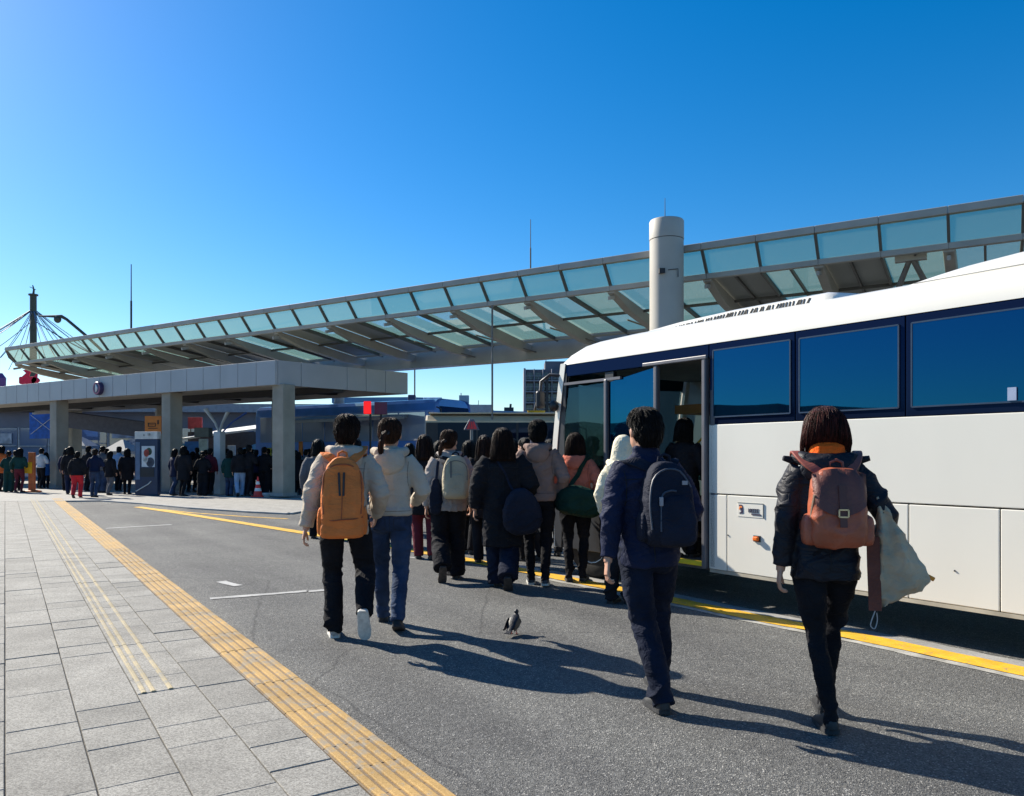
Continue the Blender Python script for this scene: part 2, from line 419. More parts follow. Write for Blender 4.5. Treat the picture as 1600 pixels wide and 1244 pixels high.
while x < 26:
    L = .30; W = EDGE[1] - J; tm = tact_mesh(L - .002, W, 5, .041)
    if x < 10:
        if bar_me is None:
            bar_me = tm.mesh('tactile_tile'); bar_me.materials.append(M_TACT); bar_me.materials.append(M_TACT_BASE)
            for p in bar_me.polygons: p.material_index = 1 if p.index < tm.nbase else 0
        o = bpy.data.objects.new('tactile_tile', bar_me); COL.objects.link(o); o.parent = pavement
        o.location = (x + L / 2, EDGE[1] / 2, rnd.uniform(-.002, .002)); o.rotation_euler = (0, 0, 0)
    else: joined(far_t, tm, x + L / 2, EDGE[1] / 2)
    x += L
y = 1.86
while y < 8:
    x = -2.6 + rnd.uniform(0, .3)
    while x < 26: joined(far, slab_mesh(.66 - J, .33 - J), x + .33, y + .165); x += .66
    y += .33
for mb, mt, nm in ((far, M_SLAB, 'far_slabs'), (far_t, M_TACT, 'far_tactile_tiles'), (far_g, M_TACT_GREY, 'far_tactile_tiles')):
    o = mb.build(nm, mt, pavement); o['kind'] = 'stuff'
# a loose dusting of yellow paint flaked off beside the edge strip
# ---------------------------------------------------------------- plaza under the flat roof
pl = [G(-900, 785), G(60, 785), G(160, 783.5), G(225, 788), G(300, 795), G(390, 801), G(452, 804), G(474, 800), G(480, 793)]
pl = [(p.x, p.y) for p in pl] + [(-2.6, 30), (6, 44), (9, 75), (-90, 75)]
plz = MB().prism(pl, -.02, .04).build('plaza', M_PLAZA, bevel=.015); tag(plz, kind='structure')
ks = MB()
for a, b in zip(pl[1:8], pl[2:9]): ks.bar((a[0], a[1], .018), (b[0], b[1], .018), .16, .052)
o = ks.build('plaza_kerb', M_KERB, bevel=.012); tag(o, kind='structure')
o = strip([G(240, 795), G(300, 801.5), G(390, 808), G(450, 811)], .10, .004, .02).build('yellow_line', M_YLINE); tag(o, kind='structure')

# ---------------------------------------------------------------- flat-roofed hall
M_FASC = pmat('fascia_panel', (.38, .375, .38), .42, .05, 1.2, .04, 40)
M_SOFF = pmat('soffit', (.46, .41, .33), .8, .12, 1.0, .1, 30)
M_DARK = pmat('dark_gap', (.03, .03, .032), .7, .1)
C0 = Vector((-7.68, 24.9, 0)); C1 = Vector((-3.9, 28.8, 0)); U = Vector((-.848, .53, 0)); W_ = (C1 - C0).normalized(); LW = (C1 - C0).length
hall = empty('flat_roof_shelter', C0, 0, 'long flat roofed shelter with grey panelled fascia on square concrete columns', 'shelter')
def hp(s, t, z): return tuple(U * s + W_ * t + Vector((0, 0, z)))
ZB, ZT, LU = 3.72, 4.52, 27.0
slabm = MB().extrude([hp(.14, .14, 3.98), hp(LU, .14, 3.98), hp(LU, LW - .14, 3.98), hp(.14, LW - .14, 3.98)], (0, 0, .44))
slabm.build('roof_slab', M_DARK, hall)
MB().extrude([hp(.05, .05, 4.44), hp(LU, .05, 4.44), hp(LU, LW - .05, 4.44), hp(.05, LW - .05, 4.44)], (0, 0, .05)).build('roof_top', M_CONC, hall)
s = 0.0
def fpanel(p, q, n_in, z0=ZB, z1=ZT):
    p, q, n_in = Vector(p), Vector(q), Vector(n_in); d = (q - p).normalized() * .011
    a, b = p + d, q - d
    MB().extrude([(a.x, a.y, z0), (b.x, b.y, z0), (b.x, b.y, z1), (a.x, a.y, z1)], n_in * .10).build('fascia_panel', M_FASC, hall, bevel=.008)
while s < LU - .1:
    fpanel(hp(s, 0, 0), hp(s + .92, 0, 0), W_); s += .92
ts = [0.1, .95, 2.75, 3.55, 4.4, LW]
for a, b in zip(ts, ts[1:]): fpanel(hp(0, a, 0), hp(0, b, 0), U)
MB().extrude([hp(.10, LW - .12, ZB), hp(LU, LW - .12, ZB), hp(LU, LW - .12, ZT), hp(.1, LW - .12, ZT)], W_ * .1).build('back_fascia', M_FASC, hall)
# pale soffit band along the front edge, dark downstand beams behind
MB().extrude([hp(.12, .12, ZB + .04), hp(LU, .12, ZB + .04), hp(LU, 2.3, ZB + .12), hp(.12, 2.3, ZB + .12)], (0, 0, .05)).build('soffit', M_SOFF, hall)
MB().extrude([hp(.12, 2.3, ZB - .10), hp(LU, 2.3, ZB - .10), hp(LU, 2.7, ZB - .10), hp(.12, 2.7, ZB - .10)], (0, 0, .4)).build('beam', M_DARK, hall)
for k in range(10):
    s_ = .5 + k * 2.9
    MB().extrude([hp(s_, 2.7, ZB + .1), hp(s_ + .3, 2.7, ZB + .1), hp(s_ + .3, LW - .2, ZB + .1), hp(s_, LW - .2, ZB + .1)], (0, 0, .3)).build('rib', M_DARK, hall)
ang = atan2(-U.y, -U.x)
for su in (.15, 6.14, 13.95, 21.7):
    for tw in (.42, LW - .6):
        if su < 1 and tw > 1: continue
        rot = Matrix.Rotation(ang, 3, 'Z'); c = Vector(hp(su, tw, 0))
        mb = MB().box((c.x, c.y, 1.93), (.52, .52, 3.66), rot)
        col = mb.build('column', M_CONC, hall, bevel=.025)
        MB().box((c.x, c.y, .15), (.6, .6, .1), rot).build('column_base', M_KERB, col)
# ring emblem on the fascia and a lamp on the roof edge
em = Vector(hp(10.05, -.02, 4.06)); fn = -Vector((U.y * -1, U.x, 0)); fn = Vector((-.53, -.848, 0))
emb = empty('round_emblem', C0 + em + fn * .06, atan2(fn.y, fn.x) + pi / 2, 'dark round emblem disc with white curl on the grey fascia', 'emblem')
mb = MB(); mb.loft([[(cos(2*pi*j/28)*r, y_, sin(2*pi*j/28)*r) for j in range(28)] for y_, r in ((.08, .26), (-.06, .26), (-.08, .24))]); mb.build('disc', pmat('emblem_purple', (.045, .03, .09), .4), emb)
mb = MB(); mb.loft([[(cos(2*pi*j/28)*r, -.083, sin(2*pi*j/28)*r) for j in range(28)] for r in (.235, .19)], cap=False); mb.build('ring', pmat('emblem_red', (.35, .05, .12), .4), emb)
sw = [(-.02 + .07 * sin(t * 2.4), -.09, .15 - .3 * t / 1.3) for t in [i / 9 * 1.3 for i in range(10)]]
MB().tube(sw, [.012 + .03 * sin(pi * i / 9) for i in range(10)], 8).build('curl', pmat('emblem_white', (.8, .8, .8), .5), emb)

# ---------------------------------------------------------------- glass canopy
M_STEEL = pmat('canopy_steel', (.37, .35, .31), .5, .08, 1.5, .05, 30, spec=.4)
M_STEEL_B = pmat('canopy_strut', (.17, .15, .13), .5, .1)
M_STEEL_D = pmat('canopy_bar', (.10, .095, .085), .5, .1)
M_PANE = glass_mat('canopy_glass', (.76, .81, .71), ior=1.45, trl=.04, trl_col=(.5, .6, .5), diff=.05, diff_col=(.16, .20, .18))
M_PANE2 = glass_mat('canopy_glass_dusty', (.70, .74, .62), ior=1.4, trl=.12, trl_col=(.5, .6, .5), diff=.08, diff_col=(.18, .22, .19))
M_SHEET = pmat('canopy_sheet', (.30, .31, .29), .65, .1, .7, .1, 20)
M_SHEET2 = pmat('canopy_sheet_worn', (.20, .20, .185), .65, .2, .7, .1, 20)
can = empty('glass_canopy', (4, 20, 0), atan2(-.53, .848), 'long glazed station canopy with grey steel ribs and upturned edge', 'canopy')
X0, X1, SP = -34.4, 14.56, 1.36
NP = int(round((X1 - X0) / SP))
AH, BH, BY, EH, EY, CYB = 6.72, 6.05, .45, 5.55, 4.55, 5.3
def rail(x0, x1, y, z, wd, ht, name, mat):
    MB().bar((x0, y, z), (x1, y, z), wd, ht).build(name, mat, can, bevel=.012)
for i in range(NP):
    a, b = X0 + i * SP, X0 + (i + 1) * SP
    rail(a + .004, b - .004, 0, AH, .16, .17, 'edge_rail', M_STEEL)
    rail(a + .002, b - .002, BY, BH, .15, .14, 'middle_rail', M_STEEL)
    MB().extrude([(a + .03, .0, AH - .09), (b - .03, .0, AH - .09), (b - .03, BY - .02, BH + .07), (a + .03, BY - .02, BH + .07)], (0, .012, .006)).build('glass_pane', M_PANE, can)
    px = 800 + 1200 * (4 + .848 * (a + .68)) / (20 - .53 * (a + .68))
    opaque = (px < 470 and i % 5 != 2) or 1060 < px < 1150 or (px > 1150 and i % 4 == 0) or (500 < px < 700 and i % 5 == 1)
    for k, (t0, t1) in enumerate(((0, .52), (.53, 1))):
        y0, y1 = BY + .1 + (EY - BY - .1) * t0, BY + .1 + (EY - BY - .1) * t1
        z0, z1 = BH + .02 + (EH - BH) * t0, BH + .02 + (EH - BH) * t1
        m_ = (M_SHEET if (i + k) % 3 else M_SHEET2) if opaque else (M_PANE2 if (i + k) % 2 else M_PANE)
        MB().extrude([(a + .03, y0, z0), (b - .03, y0, z0), (b - .03, y1, z1), (a + .03, y1, z1)], (0, 0, .014)).build('roof_sheet' if opaque else 'glass_pane', m_, can)
for i in range(NP + 1):
    a = X0 + i * SP
    # slender glazing bars on both slopes
    MB().bar((a, .0, AH - .05), (a, BY, BH + .05), .06, .09).build('glazing_bar', M_STEEL_D, can)
    if i % 2 == 0:
        secs = []
        for t, d in ((0, .12), (.25, .32), (.75, .36), (.97, .24)):
            y_, z_ = BY + (CYB - BY) * t, BH + (EH - .1 - BH) * t
            secs.append([(a - .11, y_, z_ - d), (a + .11, y_, z_ - d), (a + .13, y_, z_ - .01), (a - .13, y_, z_ - .01)])
        MB().loft(secs).build('rafter', M_STEEL, can, bevel=.015)
        MB().bar((a, BY + .2, BH - .2), (a, BY - .12, BH - .28), .07, .1).build('bracket', M_STEEL, can)
    else:
        MB().bar((a, BY + .05, BH - .02), (a, EY + .3, EH - .03), .06, .13).build('glazing_bar', M_STEEL_D, can)
    if a > 0:
        MB().bar((a + SP * .5, BY + .05, BH - .01), (a + SP * .5, EY + .1, EH - .02), .05, .09).build('glazing_bar', M_STEEL_D, can)
MB().bar((X0, CYB + .1, 5.31), (X1, CYB + .1, 5.31), .5, .72).build('main_beam', M_STEEL, can, bevel=.02)
MB().bar((X0, EY + .12, EH - .01), (X1, EY + .12, EH - .01), .12, .12).build('rear_rail', M_STEEL, can, bevel=.01)
MB().bar((X0, 2.5, BH - .30), (X1, 2.5, BH - .30), .05, .08).build('purlin', M_STEEL_D, can)
# closing bar on the far end
MB().tube([(X0 - .02, -.02, AH), (X0 - .35, .3, AH - .35), (X0 - .1, .7, BH - .15), (X0, 2.5, 5.75), (X0, CYB, 5.4)], .06, 8).build('end_bar', M_STEEL_D, can, smooth=True)
for xx in (-30, -17, 2.2):
    MB().tube([(xx, CYB + .1, 0), (xx, CYB + .1, 4.96)], .22, 16).build('post', M_STEEL, can, smooth=False)
def strut(a, b, r0, r1): MB().tube([a, Vector(a).lerp(Vector(b), .5), b], [r0, (r0 + r1) / 2, r1], 10).build('strut', M_STEEL_B, can, smooth=True)
nd = (5.6, .75, 5.92); MB().bar((5.3, .75, 5.97), (5.95, .75, 5.97), .16, .16).build('bracket', M_STEEL, can)
strut(nd, (5.1, 1.5, 4.9), .06, .075); strut((5.67, .75, 5.92), (6.15, 1.5, 4.9), .06, .075)
MB().tube([(5.6, 1.5, 0), (5.6, 1.5, 4.9)], .25, 16).build('post', M_STEEL, can); MB().bar((5.0, 1.5, 4.9), (6.3, 1.5, 4.9), .2, .14).build('bracket', M_STEEL, can)
for xx in (-10.5, -7.8, -4.9, -2.2):
    strut((xx, 2.6, 5.55), (xx + .9, CYB - .15, 5.2), .025, .025)
# round column standing in front of the canopy
M_COL = pmat('column_paint', (.42, .39, .34), .6, .07, 1.2, .12, 40)
rc = empty('round_column', (4 - .345 + .26, 20 - .55, 0), 0, 'tall round grey column rising above the glass canopy edge', 'column')
mb = MB(); mb.tube([(0, 0, 0), (0, 0, 6.86)], .425, 40); mb.build('shaft', M_COL, rc, smooth=True)
mb = MB(); mb.tube([(0, 0, 6.875), (0, 0, 7.33), (0, 0, 7.36)], [.433, .433, .415], 40); mb.build('cap', M_COL, rc, smooth=True)
MB().tube([(0, 0, 6.84), (0, 0, 6.88)], .418, 40).build('groove', M_DARK, rc)
MB().box((-.2, -.41, 6.0), (.14, .12, .12)).build('lamp_box', M_DARK, rc); MB().tube([(-.05, -.43, 6.02), (.2, -.42, 6.05), (.2, -.42, 5.85)], .012, 6).build('cable', M_DARK, rc)
o = MB().tube([(0, 0, 0), (0, 0, .6)], [.012, .006], 6).build('antenna', M_DARK, rc, loc=(-.04, 0, 7.34))
# slender rods above and below the canopy
def rod(px, y0, y1, d, r, label, name='antenna_rod'):
    z0, z1 = hz(y1, d), hz(y0, d)
    o = MB().tube([(0, 0, 0), (0, 0, (z1 - z0) * .45), (0, 0, (z1 - z0) * .46), (0, 0, z1 - z0)], [r, r, r * .6, r * .45], 6).build(name, M_DARK, loc=(at(px, d), d, z0))
    tag(o, label, 'antenna')
d205 = 36 / (1.6 - 595 / 1200); d829 = 36 / (1.6 + 29 / 1200)
rod(205, 413, 518, d205, .045, 'tall thin dark antenna rod standing on the left canopy edge')
rod(829, 343, 424, d829, .02, 'thin antenna rod standing on the canopy left of the round column')
pole = MB().tube([(0, 0, 0), (0, 0, 6.0)], .03, 8).build('thin_pole', pmat('pole_grey', (.16, .155, .15), .5, .1), loc=(-.6, 23.35, 0)); tag(pole, 'thin dark pole reaching from the ground up to the canopy edge', 'pole')
# ---------------------------------------------------------------- things in the background
M_TINT = glass_mat('dark_window', (.03, .04, .05), ior=1.3, rough=.02, diff=.96, diff_col=(.006, .009, .018), gcol=(.25, .45, .9))
M_SKYW = glass_mat('sky_painted_window', (.2, .25, .3), ior=3.2, rough=.05, diff=.9, diff_col=(.34, .40, .55), gcol=(.9, .92, 1))  # pale blue diffuse colour paints in the sky reflected by the coach windows
M_SHOPGL = glass_mat('shop_glass', (.30, .36, .45), ior=2.2, rough=.05, diff=.75, diff_col=(.20, .27, .42))
M_TYRE = pmat('tyre', (.02, .02, .02), .85, .2, 10, .2, 50)
M_RIM = pmat('rim', (.3, .3, .3), .4, .1, metal=.6)

def wheel(parent, x, y, r, out=-1, wd=.26):
    t = MB(); prof = [(-wd / 2, r * .62), (-wd / 2, r * .93), (-wd * .36, r), (wd * .36, r), (wd / 2, r * .93), (wd / 2, r * .62)]
    t.loft([[(x + q * cos(2*pi*j/24), y + yy, r + q * sin(2*pi*j/24)) for j in range(24)] for yy, q in prof])
    w_ = t.build('wheel', M_TYRE, parent, smooth=True)
    q = MB(); q.loft([[(x + rr * cos(2*pi*j/20), y + out * yy, r + rr * sin(2*pi*j/20)) for j in range(20)] for yy, rr in ((wd*.40, r*.63), (wd*.51, r*.62), (wd*.46, r*.5), (wd*.30, r*.42), (wd*.34, r*.2), (wd*.42, r*.16))])
    q.build('rim', M_RIM, w_)

def coach(name, loc, rz, L, Wd, Ht, mat, roofmat, nwin, wz0, wz1, label, cat, group=None, skirt=.32, rake=.35, wmat=None):
    t = empty(name, loc, rz, label, cat, group)
    def ring(x, k, yk):   # cross-section ring at x, pulled in by k at the top
        zs = [(0 + yk, skirt), (0 + yk, wz1 + .06), (.05 + yk, Ht - .18), (.22 + yk, Ht - .04), (.5 + yk, Ht), (Wd - .5 - yk, Ht), (Wd - .22 - yk, Ht - .04), (Wd - .05 - yk, Ht - .18), (Wd - yk, wz1 + .06), (Wd - yk, skirt)]
        return [(x - (rake * max(0, z - 1.1) / (Ht - 1.1) if k else 0), y, z) for y, z in zs]
    b = MB(); b.loft([ring(0, 0, .04), ring(.06, 0, 0), ring(L - .35, 0, 0), ring(L - .12, 1, .05), ring(L, 1, .22)])
    b.build('body', mat, t, bevel=.0, smooth=False)
    if roofmat: MB().extrude([(.1, .1, Ht + .004), (L - .75, .1, Ht + .004), (L - .75, Wd - .1, Ht + .004), (.1, Wd - .1, Ht + .004)], (0, 0, .05)).build('roof_panel', roofmat, t, bevel=.02)
    x0, x1 = .35, L - .75
    for sidey, dy in ((-.008, .016), (Wd - .008, .016)):
        for i in range(nwin):
            a = x0 + (x1 - x0) * i / nwin; c = x0 + (x1 - x0) * (i + 1) / nwin
            MB().extrude([(a + .03, sidey, wz0), (c - .03, sidey, wz0), (c - .03, sidey, wz1), (a + .03, sidey, wz1)], (0, dy, 0)).build('window', wmat or M_TINT, t, bevel=.02).location.y = (-.02 if sidey < 0 else .02)
    fx = lambda z: L - rake * max(0, z - 1.1) / (Ht - 1.1)
    MB().extrude([(fx(1.15) + .012, .24, 1.15), (fx(1.15) + .012, Wd - .24, 1.15), (fx(Ht - .3) + .012, Wd - .26, Ht - .3), (fx(Ht - .3) + .012, .26, Ht - .3)], (.015, 0, 0)).build('windscreen', M_TINT, t)
    MB().extrude([(L - .62, -.008, wz0 - .25), (L - .22, -.008, wz0 - .25), (fx(wz1) - .28, -.008, wz1), (L - .62, -.008, wz1)], (0, .016, 0)).build('window', M_TINT, t)
    for y in (.32, Wd - .32):
        MB().ell((L - .02, y, .72), .05, .13, .09, 12, 8).build('headlight', pmat('lamp_glass', (.7, .7, .68), .15), t, smooth=True)
        MB().ell((.01, y, .9), .03, .09, .13, 12, 8).build('tail_light', pmat('red_lamp', (.5, .02, .02), .3), t, smooth=True)
    for x in (L * .17, L * .83 - .3):
        for y, o_ in ((.14, -1), (Wd - .14, 1)): wheel(t, x, y, .44, o_)
    m = MB(); m.tube([(L - .25, .02, Ht - .35), (L + .1, -.16, Ht - .45), (L + .12, -.22, Ht - .75)], .025, 6); a = m.build('mirror_arm', M_DARK, t, smooth=True)
    MB().box((L + .12, -.23, Ht - .95), (.07, .2, .38)).build('mirror', M_DARK, a, bevel=.03)
    return t

M_CBLUE = pmat('coach_blue', (.055, .21, .62), .35, .1, 2, coat=.5)
M_CTAN = pmat('minibus_tan', (.50, .40, .27), .45, .1, 2, coat=.3)
M_CDARK = pmat('minibus_dark', (.05, .055, .075), .4, .1, 2, coat=.4)
ce = Vector((at(690, 29), 29, 0)); Lc = 10.5; bl = ce + U * Lc
coach('blue_coach', (bl.x, bl.y, .0), atan2(-U.y, -U.x), Lc, 2.4, 3.62, M_CBLUE, None, 7, 2.0, 3.1, 'tall blue coach parked beyond the two people in cream jackets', 'coach', wmat=M_SKYW)
coach('tan_roofed_minibus', (-2.62, 23.2, 0), 0.03, 4.75, 2.1, 2.68, M_CTAN, M_CTAN, 3, 1.35, 2.42, 'dark minibus with tan roof parked behind the queue', 'minibus', rake=.9)
mv = [o for o in bpy.data.objects if o.name == 'tan_roofed_minibus'][0]
MB().box((2.25, -.02, .83), (4.4, .03, 1.0)).build('lower_panel', M_CDARK, mv, bevel=.01); MB().box((2.0, -.012, 1.88), (3.95, .02, 1.08)).build('window_band', M_DARK, mv)
o = MB().box((0, 0, 0), (.27, .06, .46)).build('red_lamp_box', pmat('red_sign', (.9, .01, .01), .4, emit=.5), loc=(at(574, 27.5), 27.5, hz(637, 27.5)), bevel=.06)
tag(o, 'small glowing red lamp box above the orange backpack wearer', 'lamp')
MB().tube([(0.1, .04, -.2), (0.1, .04, -3.1)], .04, 8).build('post', M_DARK, o)
o = MB().box((0, 0, 0), (.46, .06, .46)).build('maroon_sign', pmat('maroon_sign', (.13, .03, .08), .5), loc=(at(595, 27.9), 27.9, hz(638, 27.9)), bevel=.02)
tag(o, 'dull maroon panel beside the bright red one', 'sign'); MB().tube([(0, .05, -.2), (0, .05, -3.1)], .04, 8).build('post', M_DARK, o)

# blue roofed hall behind the coaches
M_BROOF = pmat('blue_roof', (.05, .16, .33), .45, .15, .5, .1, 10)
M_BWALL = pmat('blue_wall', (.10, .17, .28), .6, .15, .5)
bh = empty('blue_roofed_hall', (at(735, 70), 70, 0), 0, 'long low hall with blue sloping roof behind the minibus', 'building')
def bx_(px): return at(px, 70) - at(735, 70)
prof = [(520, 622), (640, 621), (672, 622), (768, 638), (772, 642), (905, 646)]
top = [(bx_(p), hz(y, 70)) for p, y in prof]
pts = [(x, 0, z) for x, z in top] + [(top[-1][0], 0, 0), (top[0][0], 0, 0)]
MB().extrude([(x, 0, z - .5) for x, z in top] + [(top[-1][0], 0, 0), (top[0][0], 0, 0)], (0, 18, 0)).build('wall', M_BWALL, bh)
for a, b in zip(top, top[1:]):
    MB().extrude([(a[0], -.4, a[1] - .48), (b[0], -.4, b[1] - .48), (b[0], -.4, b[1]), (a[0], -.4, a[1])], (0, 18.8, 0)).build('roof', M_BROOF, bh)
for i in range(9):
    x = top[0][0] + 1 + i * 2.2
    MB().box((x, -.03, 3.0), (1.8, .06, 2.2)).build('window', M_SHOPGL, bh)
MB().box((bx_(722), 3, hz(622, 70)), (.9, .9, .9)).build('roof_box', pmat('plant_grey', (.3, .32, .35), .6), bh)
MB().tube([(bx_(717), 3, hz(625, 70)), (bx_(717), 3, hz(610, 70))], .04, 6).build('antenna', M_DARK, bh)
MB().tube([(bx_(745), 3, hz(632, 70)), (bx_(745.5), 3, hz(622, 70))], .03, 6).build('antenna', M_DARK, bh)
mbf = MB().box((bx_(795), 2, hz(639, 70)), (.9, .5, .5)); mbf.bar((bx_(797), 2, hz(639, 70)), (bx_(798), 2, hz(629, 70)), .2, .2); mbf.build('roof_vent', M_DARK, bh)
# white and blue flag-like panel
o = MB().box((0, 0, 0), (1.1, .08, 1.2)).build('pale_blue_board', pmat('pale_board', (.45, .6, .75), .6, .3, 3), loc=(at(676, 45), 45, hz(637, 45)), bevel=.05); tag(o, 'pale blue board standing above the minibus roof', 'sign')
MB().tube([(0, .06, -.4), (0, .06, -hz(637, 45))], .05, 6).build('post', M_DARK, o)

# apartment tower
D = 150.0
tw = empty('apartment_tower', (at(862, D), D, 0), 0, 'grey apartment tower with rows of balconies behind the bus front', 'building')
TWW, TH = 10.4, hz(577, D)
M_TWALL = pmat('tower_wall', (.10, .11, .14), .8, .15, .3, .1, 4)
M_TSLAB = pmat('tower_slab', (.24, .25, .29), .8, .1, .5)
M_TWIN = glass_mat('tower_window', (.05, .06, .09), ior=1.6, diff=.85, diff_col=(.02, .028, .05))
MB().box((0, 5.5, TH / 2), (TWW, 10, TH)).build('wall', M_TWALL, tw)
MB().box((-TWW / 2 - .1, 5, TH / 2), (.35, 11, TH + .3)).build('end_wall', M_TSLAB, tw)
MB().box((1.6, 5, TH + .9), (5.6, 6, 1.8)).build('roof_house', M_TWALL, tw)
MB().box((-1.0, 2.6, TH + 2.0), (.1, .1, 2.2)).build('roof_mast', M_DARK, tw)
nf = 8; fh = (TH - 1.2) / nf
for f in range(nf):
    z = 1.0 + f * fh
    MB().box((0, -.25, z), (TWW - .2, 1.3, .16)).build('balcony_slab', M_TSLAB, tw)
    for c in range(6):
        x = -TWW / 2 + .9 + c * 1.72
        wv = MB().box((x, .47, z + fh * .5), (1.25, .08, fh * .62)).build('window', M_TWIN, tw)
        MB().box((x, .42, z + fh * .5), (.07, .06, fh * .62)).build('mullion', M_TSLAB, wv)
    rl = MB().bar((-TWW / 2 + .1, -.85, z + .95), (TWW / 2 - .1, -.85, z + .95), .06, .06)
    for k in range(14): rl.bar((-TWW / 2 + .2 + k * .77, -.85, z + .08), (-TWW / 2 + .2 + k * .77, -.85, z + .95), .05, .05)
    rl.build('railing', M_TSLAB, tw)
for c in range(7):
    x = -TWW / 2 + .05 + c * 1.72
    MB().box((x, -.2, TH / 2), (.16, 1.1, TH)).build('fin', M_TSLAB, tw)
MB().box((-.95, -1.0, TH * .5), (.5, .5, TH * .82)).build('drain_stack', M_DARK, tw)

# signal post with yellow dish, red warning sign, both among the queue
o = empty('signal_post', (at(838, 30), 30, 0), 0, 'dark slanting post with yellow dish beside the tower', 'post')
MB().tube([(0, 0, 0), (-.05, 0, hz(640, 30)), (.22, 0, hz(598, 30))], .05, 8).build('post', M_DARK, o, smooth=True)
mb = MB(); mb.loft([[(r * cos(2*pi*j/18), r * .6 * sin(2*pi*j/18), z) for j in range(18)] for r, z in ((.06, hz(653, 30)), (.28, hz(649, 30)), (.36, hz(642, 30)), (.30, hz(643, 30)))]); mb.build('dish', pmat('signal_yellow', (.8, .5, .03), .5), o, smooth=True)
o = empty('warning_sign', (at(737, 15.5), 15.5, 0), .1, 'small red triangular warning sign on a post above the queue', 'sign')
MB().tube([(0, .03, 0), (0, .03, hz(668, 15.5))], .03, 8).build('post', pmat('pole_grey', (.16, .155, .15)), o)
zt, zb = hz(655, 15.5), hz(672, 15.5)
MB().extrude([(-.16, 0, zb), (.16, 0, zb), (.045, 0, zt), (-.045, 0, zt)], (0, .02, 0)).build('plate', pmat('sign_rim', (.12, .11, .15), .5), o, bevel=.01)
for k in (-.075, 0, .075):
    MB().extrude([(k - .033, -.012, zb + .02), (k + .033, -.012, zb + .02), (k * .5 + .012, -.012, zt - .05), (k * .5 - .012, -.012, zt - .05)], (0, .01, 0)).build('red_stripe', pmat('sign_red', (.75, .03, .04), .4), o)

# roof-top tank and mast beside the flat roof
o = MB().tube([(0, 0, 0), (0, 0, 3.2)], .03, 6).build('mast', M_DARK, loc=(at(648, 33), 33, 3.1)); tag(o, 'thin mast with dark box beside the flat roof end', 'mast')
MB().box((-.12, 0, .55), (.32, .3, .75)).build('box', pmat('mast_box', (.05, .05, .09), .5), o, bevel=.04)
MB().tube([(0, 0, 0), (0, 0, -3.1)], .05, 6).build('lower_post', M_DARK, o)

# ---------------------------------------------------------------- shop front row under and behind the flat roof
SD = 46.0
sh = empty('shop_building', (at(60, SD), SD, .04), .05, 'low shop building with bluish glass front behind the columns', 'building')
HB = 4.5
MB().box((4, 5, HB / 2), (46, 9, HB)).build('wall', pmat('shop_wall', (.17, .18, .22), .8, .15, .6), sh)
MB().box((4, .2, HB - .25), (46.4, 1.0, .5)).build('parapet', pmat('shop_parapet', (.30, .31, .34), .7), sh)
sr = random.Random(3)
cols = [(.12, .2, .4), (.3, .34, .42), (.05, .12, .35), (.4, .42, .46), (.08, .1, .16), (.2, .28, .42)]
for i in range(26):
    x = -18 + i * 1.75
    p = MB().box((x, .42, 1.55), (1.6, .08, 3.0)).build('shop_window', M_SHOPGL, sh)
    MB().box((x - .84, .40, 1.55), (.09, .16, 3.05)).build('mullion', pmat('mullion', (.35, .36, .38), .5), sh)
    MB().box((x, .33, 1.9 + sr.uniform(-.3, .3)), (1.58, .05, .07)).build('transom', pmat('mullion', (.35, .36, .38)), sh)
    if sr.random() < .55:
        MB().box((x + sr.uniform(-.2, .2), .30, 2.45 + sr.uniform(-.25, .3)), (sr.uniform(.8, 1.5), .06, sr.uniform(.35, .8))).build('shop_board', pmat('board%d' % (i % 6), cols[i % 6], .6, .3, 3), sh)
# grey crossbeam awning and blue sail banner
o = MB().bar((at(100, 37), 37, hz(655, 37)), (at(232, 36), 36, hz(672, 36)), .5, .75).build('grey_awning', pmat('awning_grey', (.12, .12, .15), .7), bevel=.03); tag(o, 'grey awning beam hanging behind the left column', 'awning')
o = empty('blue_banner', (at(68, 44), 44, 0), 0, 'bright blue banner with white cross lines on the shop front', 'banner')
MB().box((0, 0, hz(665, 44)), (1.6, .06, 1.5)).build('cloth', pmat('banner_blue', (.02, .12, .5), .6, .25, 4), o, bevel=.02)
for a, b in (((-.7, .6), (.7, -.5)), ((.7, .6), (-.7, -.5))):
    MB().bar((a[0], -.05, hz(665, 44) + a[1]), (b[0], -.05, hz(665, 44) + b[1]), .02, .05, (0, 1, 0)).build('line', pmat('white_stuff', (.7, .7, .72), .6), o)
MB().tube([(.75, .05, 0), (.75, .05, hz(650, 44))], .04, 6).build('post', M_DARK, o)
# market tents and boards seen between the columns (left to right)
def tent(px, d, w_, zt, col, label):
    t = empty('market_tent', (at(px, d), d, .04), sr.uniform(-.2, .2), label, 'tent', 'market tents under the roof')
    h = w_ / 2; mb = MB(); mb.loft([[(-h, -h, zt - .55), (h, -h, zt - .55), (h, h, zt - .55), (-h, h, zt - .55)], [(-h * 1.02, -h * 1.02, zt - .38), (h * 1.02, -h * 1.02, zt - .38), (h * 1.02, h * 1.02, zt - .38), (-h * 1.02, h * 1.02, zt - .38)], [(-.05, -.05, zt + .25), (.05, -.05, zt + .25), (.05, .05, zt + .25), (-.05, .05, zt + .25)]])
    mb.build('roof_cloth', pmat('tent_' + label.split()[0], col, .7, .1, 2), t)
    for sx in (-1, 1):
        for sy in (-1, 1): MB().tube([(sx * h * .95, sy * h * .95, 0), (sx * h * .95, sy * h * .95, zt - .5)], .03, 6).build('leg', M_RIM, t)
tent(192, 42, 1.5, 2.0, (.30, .33, .38), 'pale grey market tent left of the advertising board')
tent(120, 43, 1.8, 2.3, (.16, .22, .32), 'greyish market tent behind the person in red trousers')
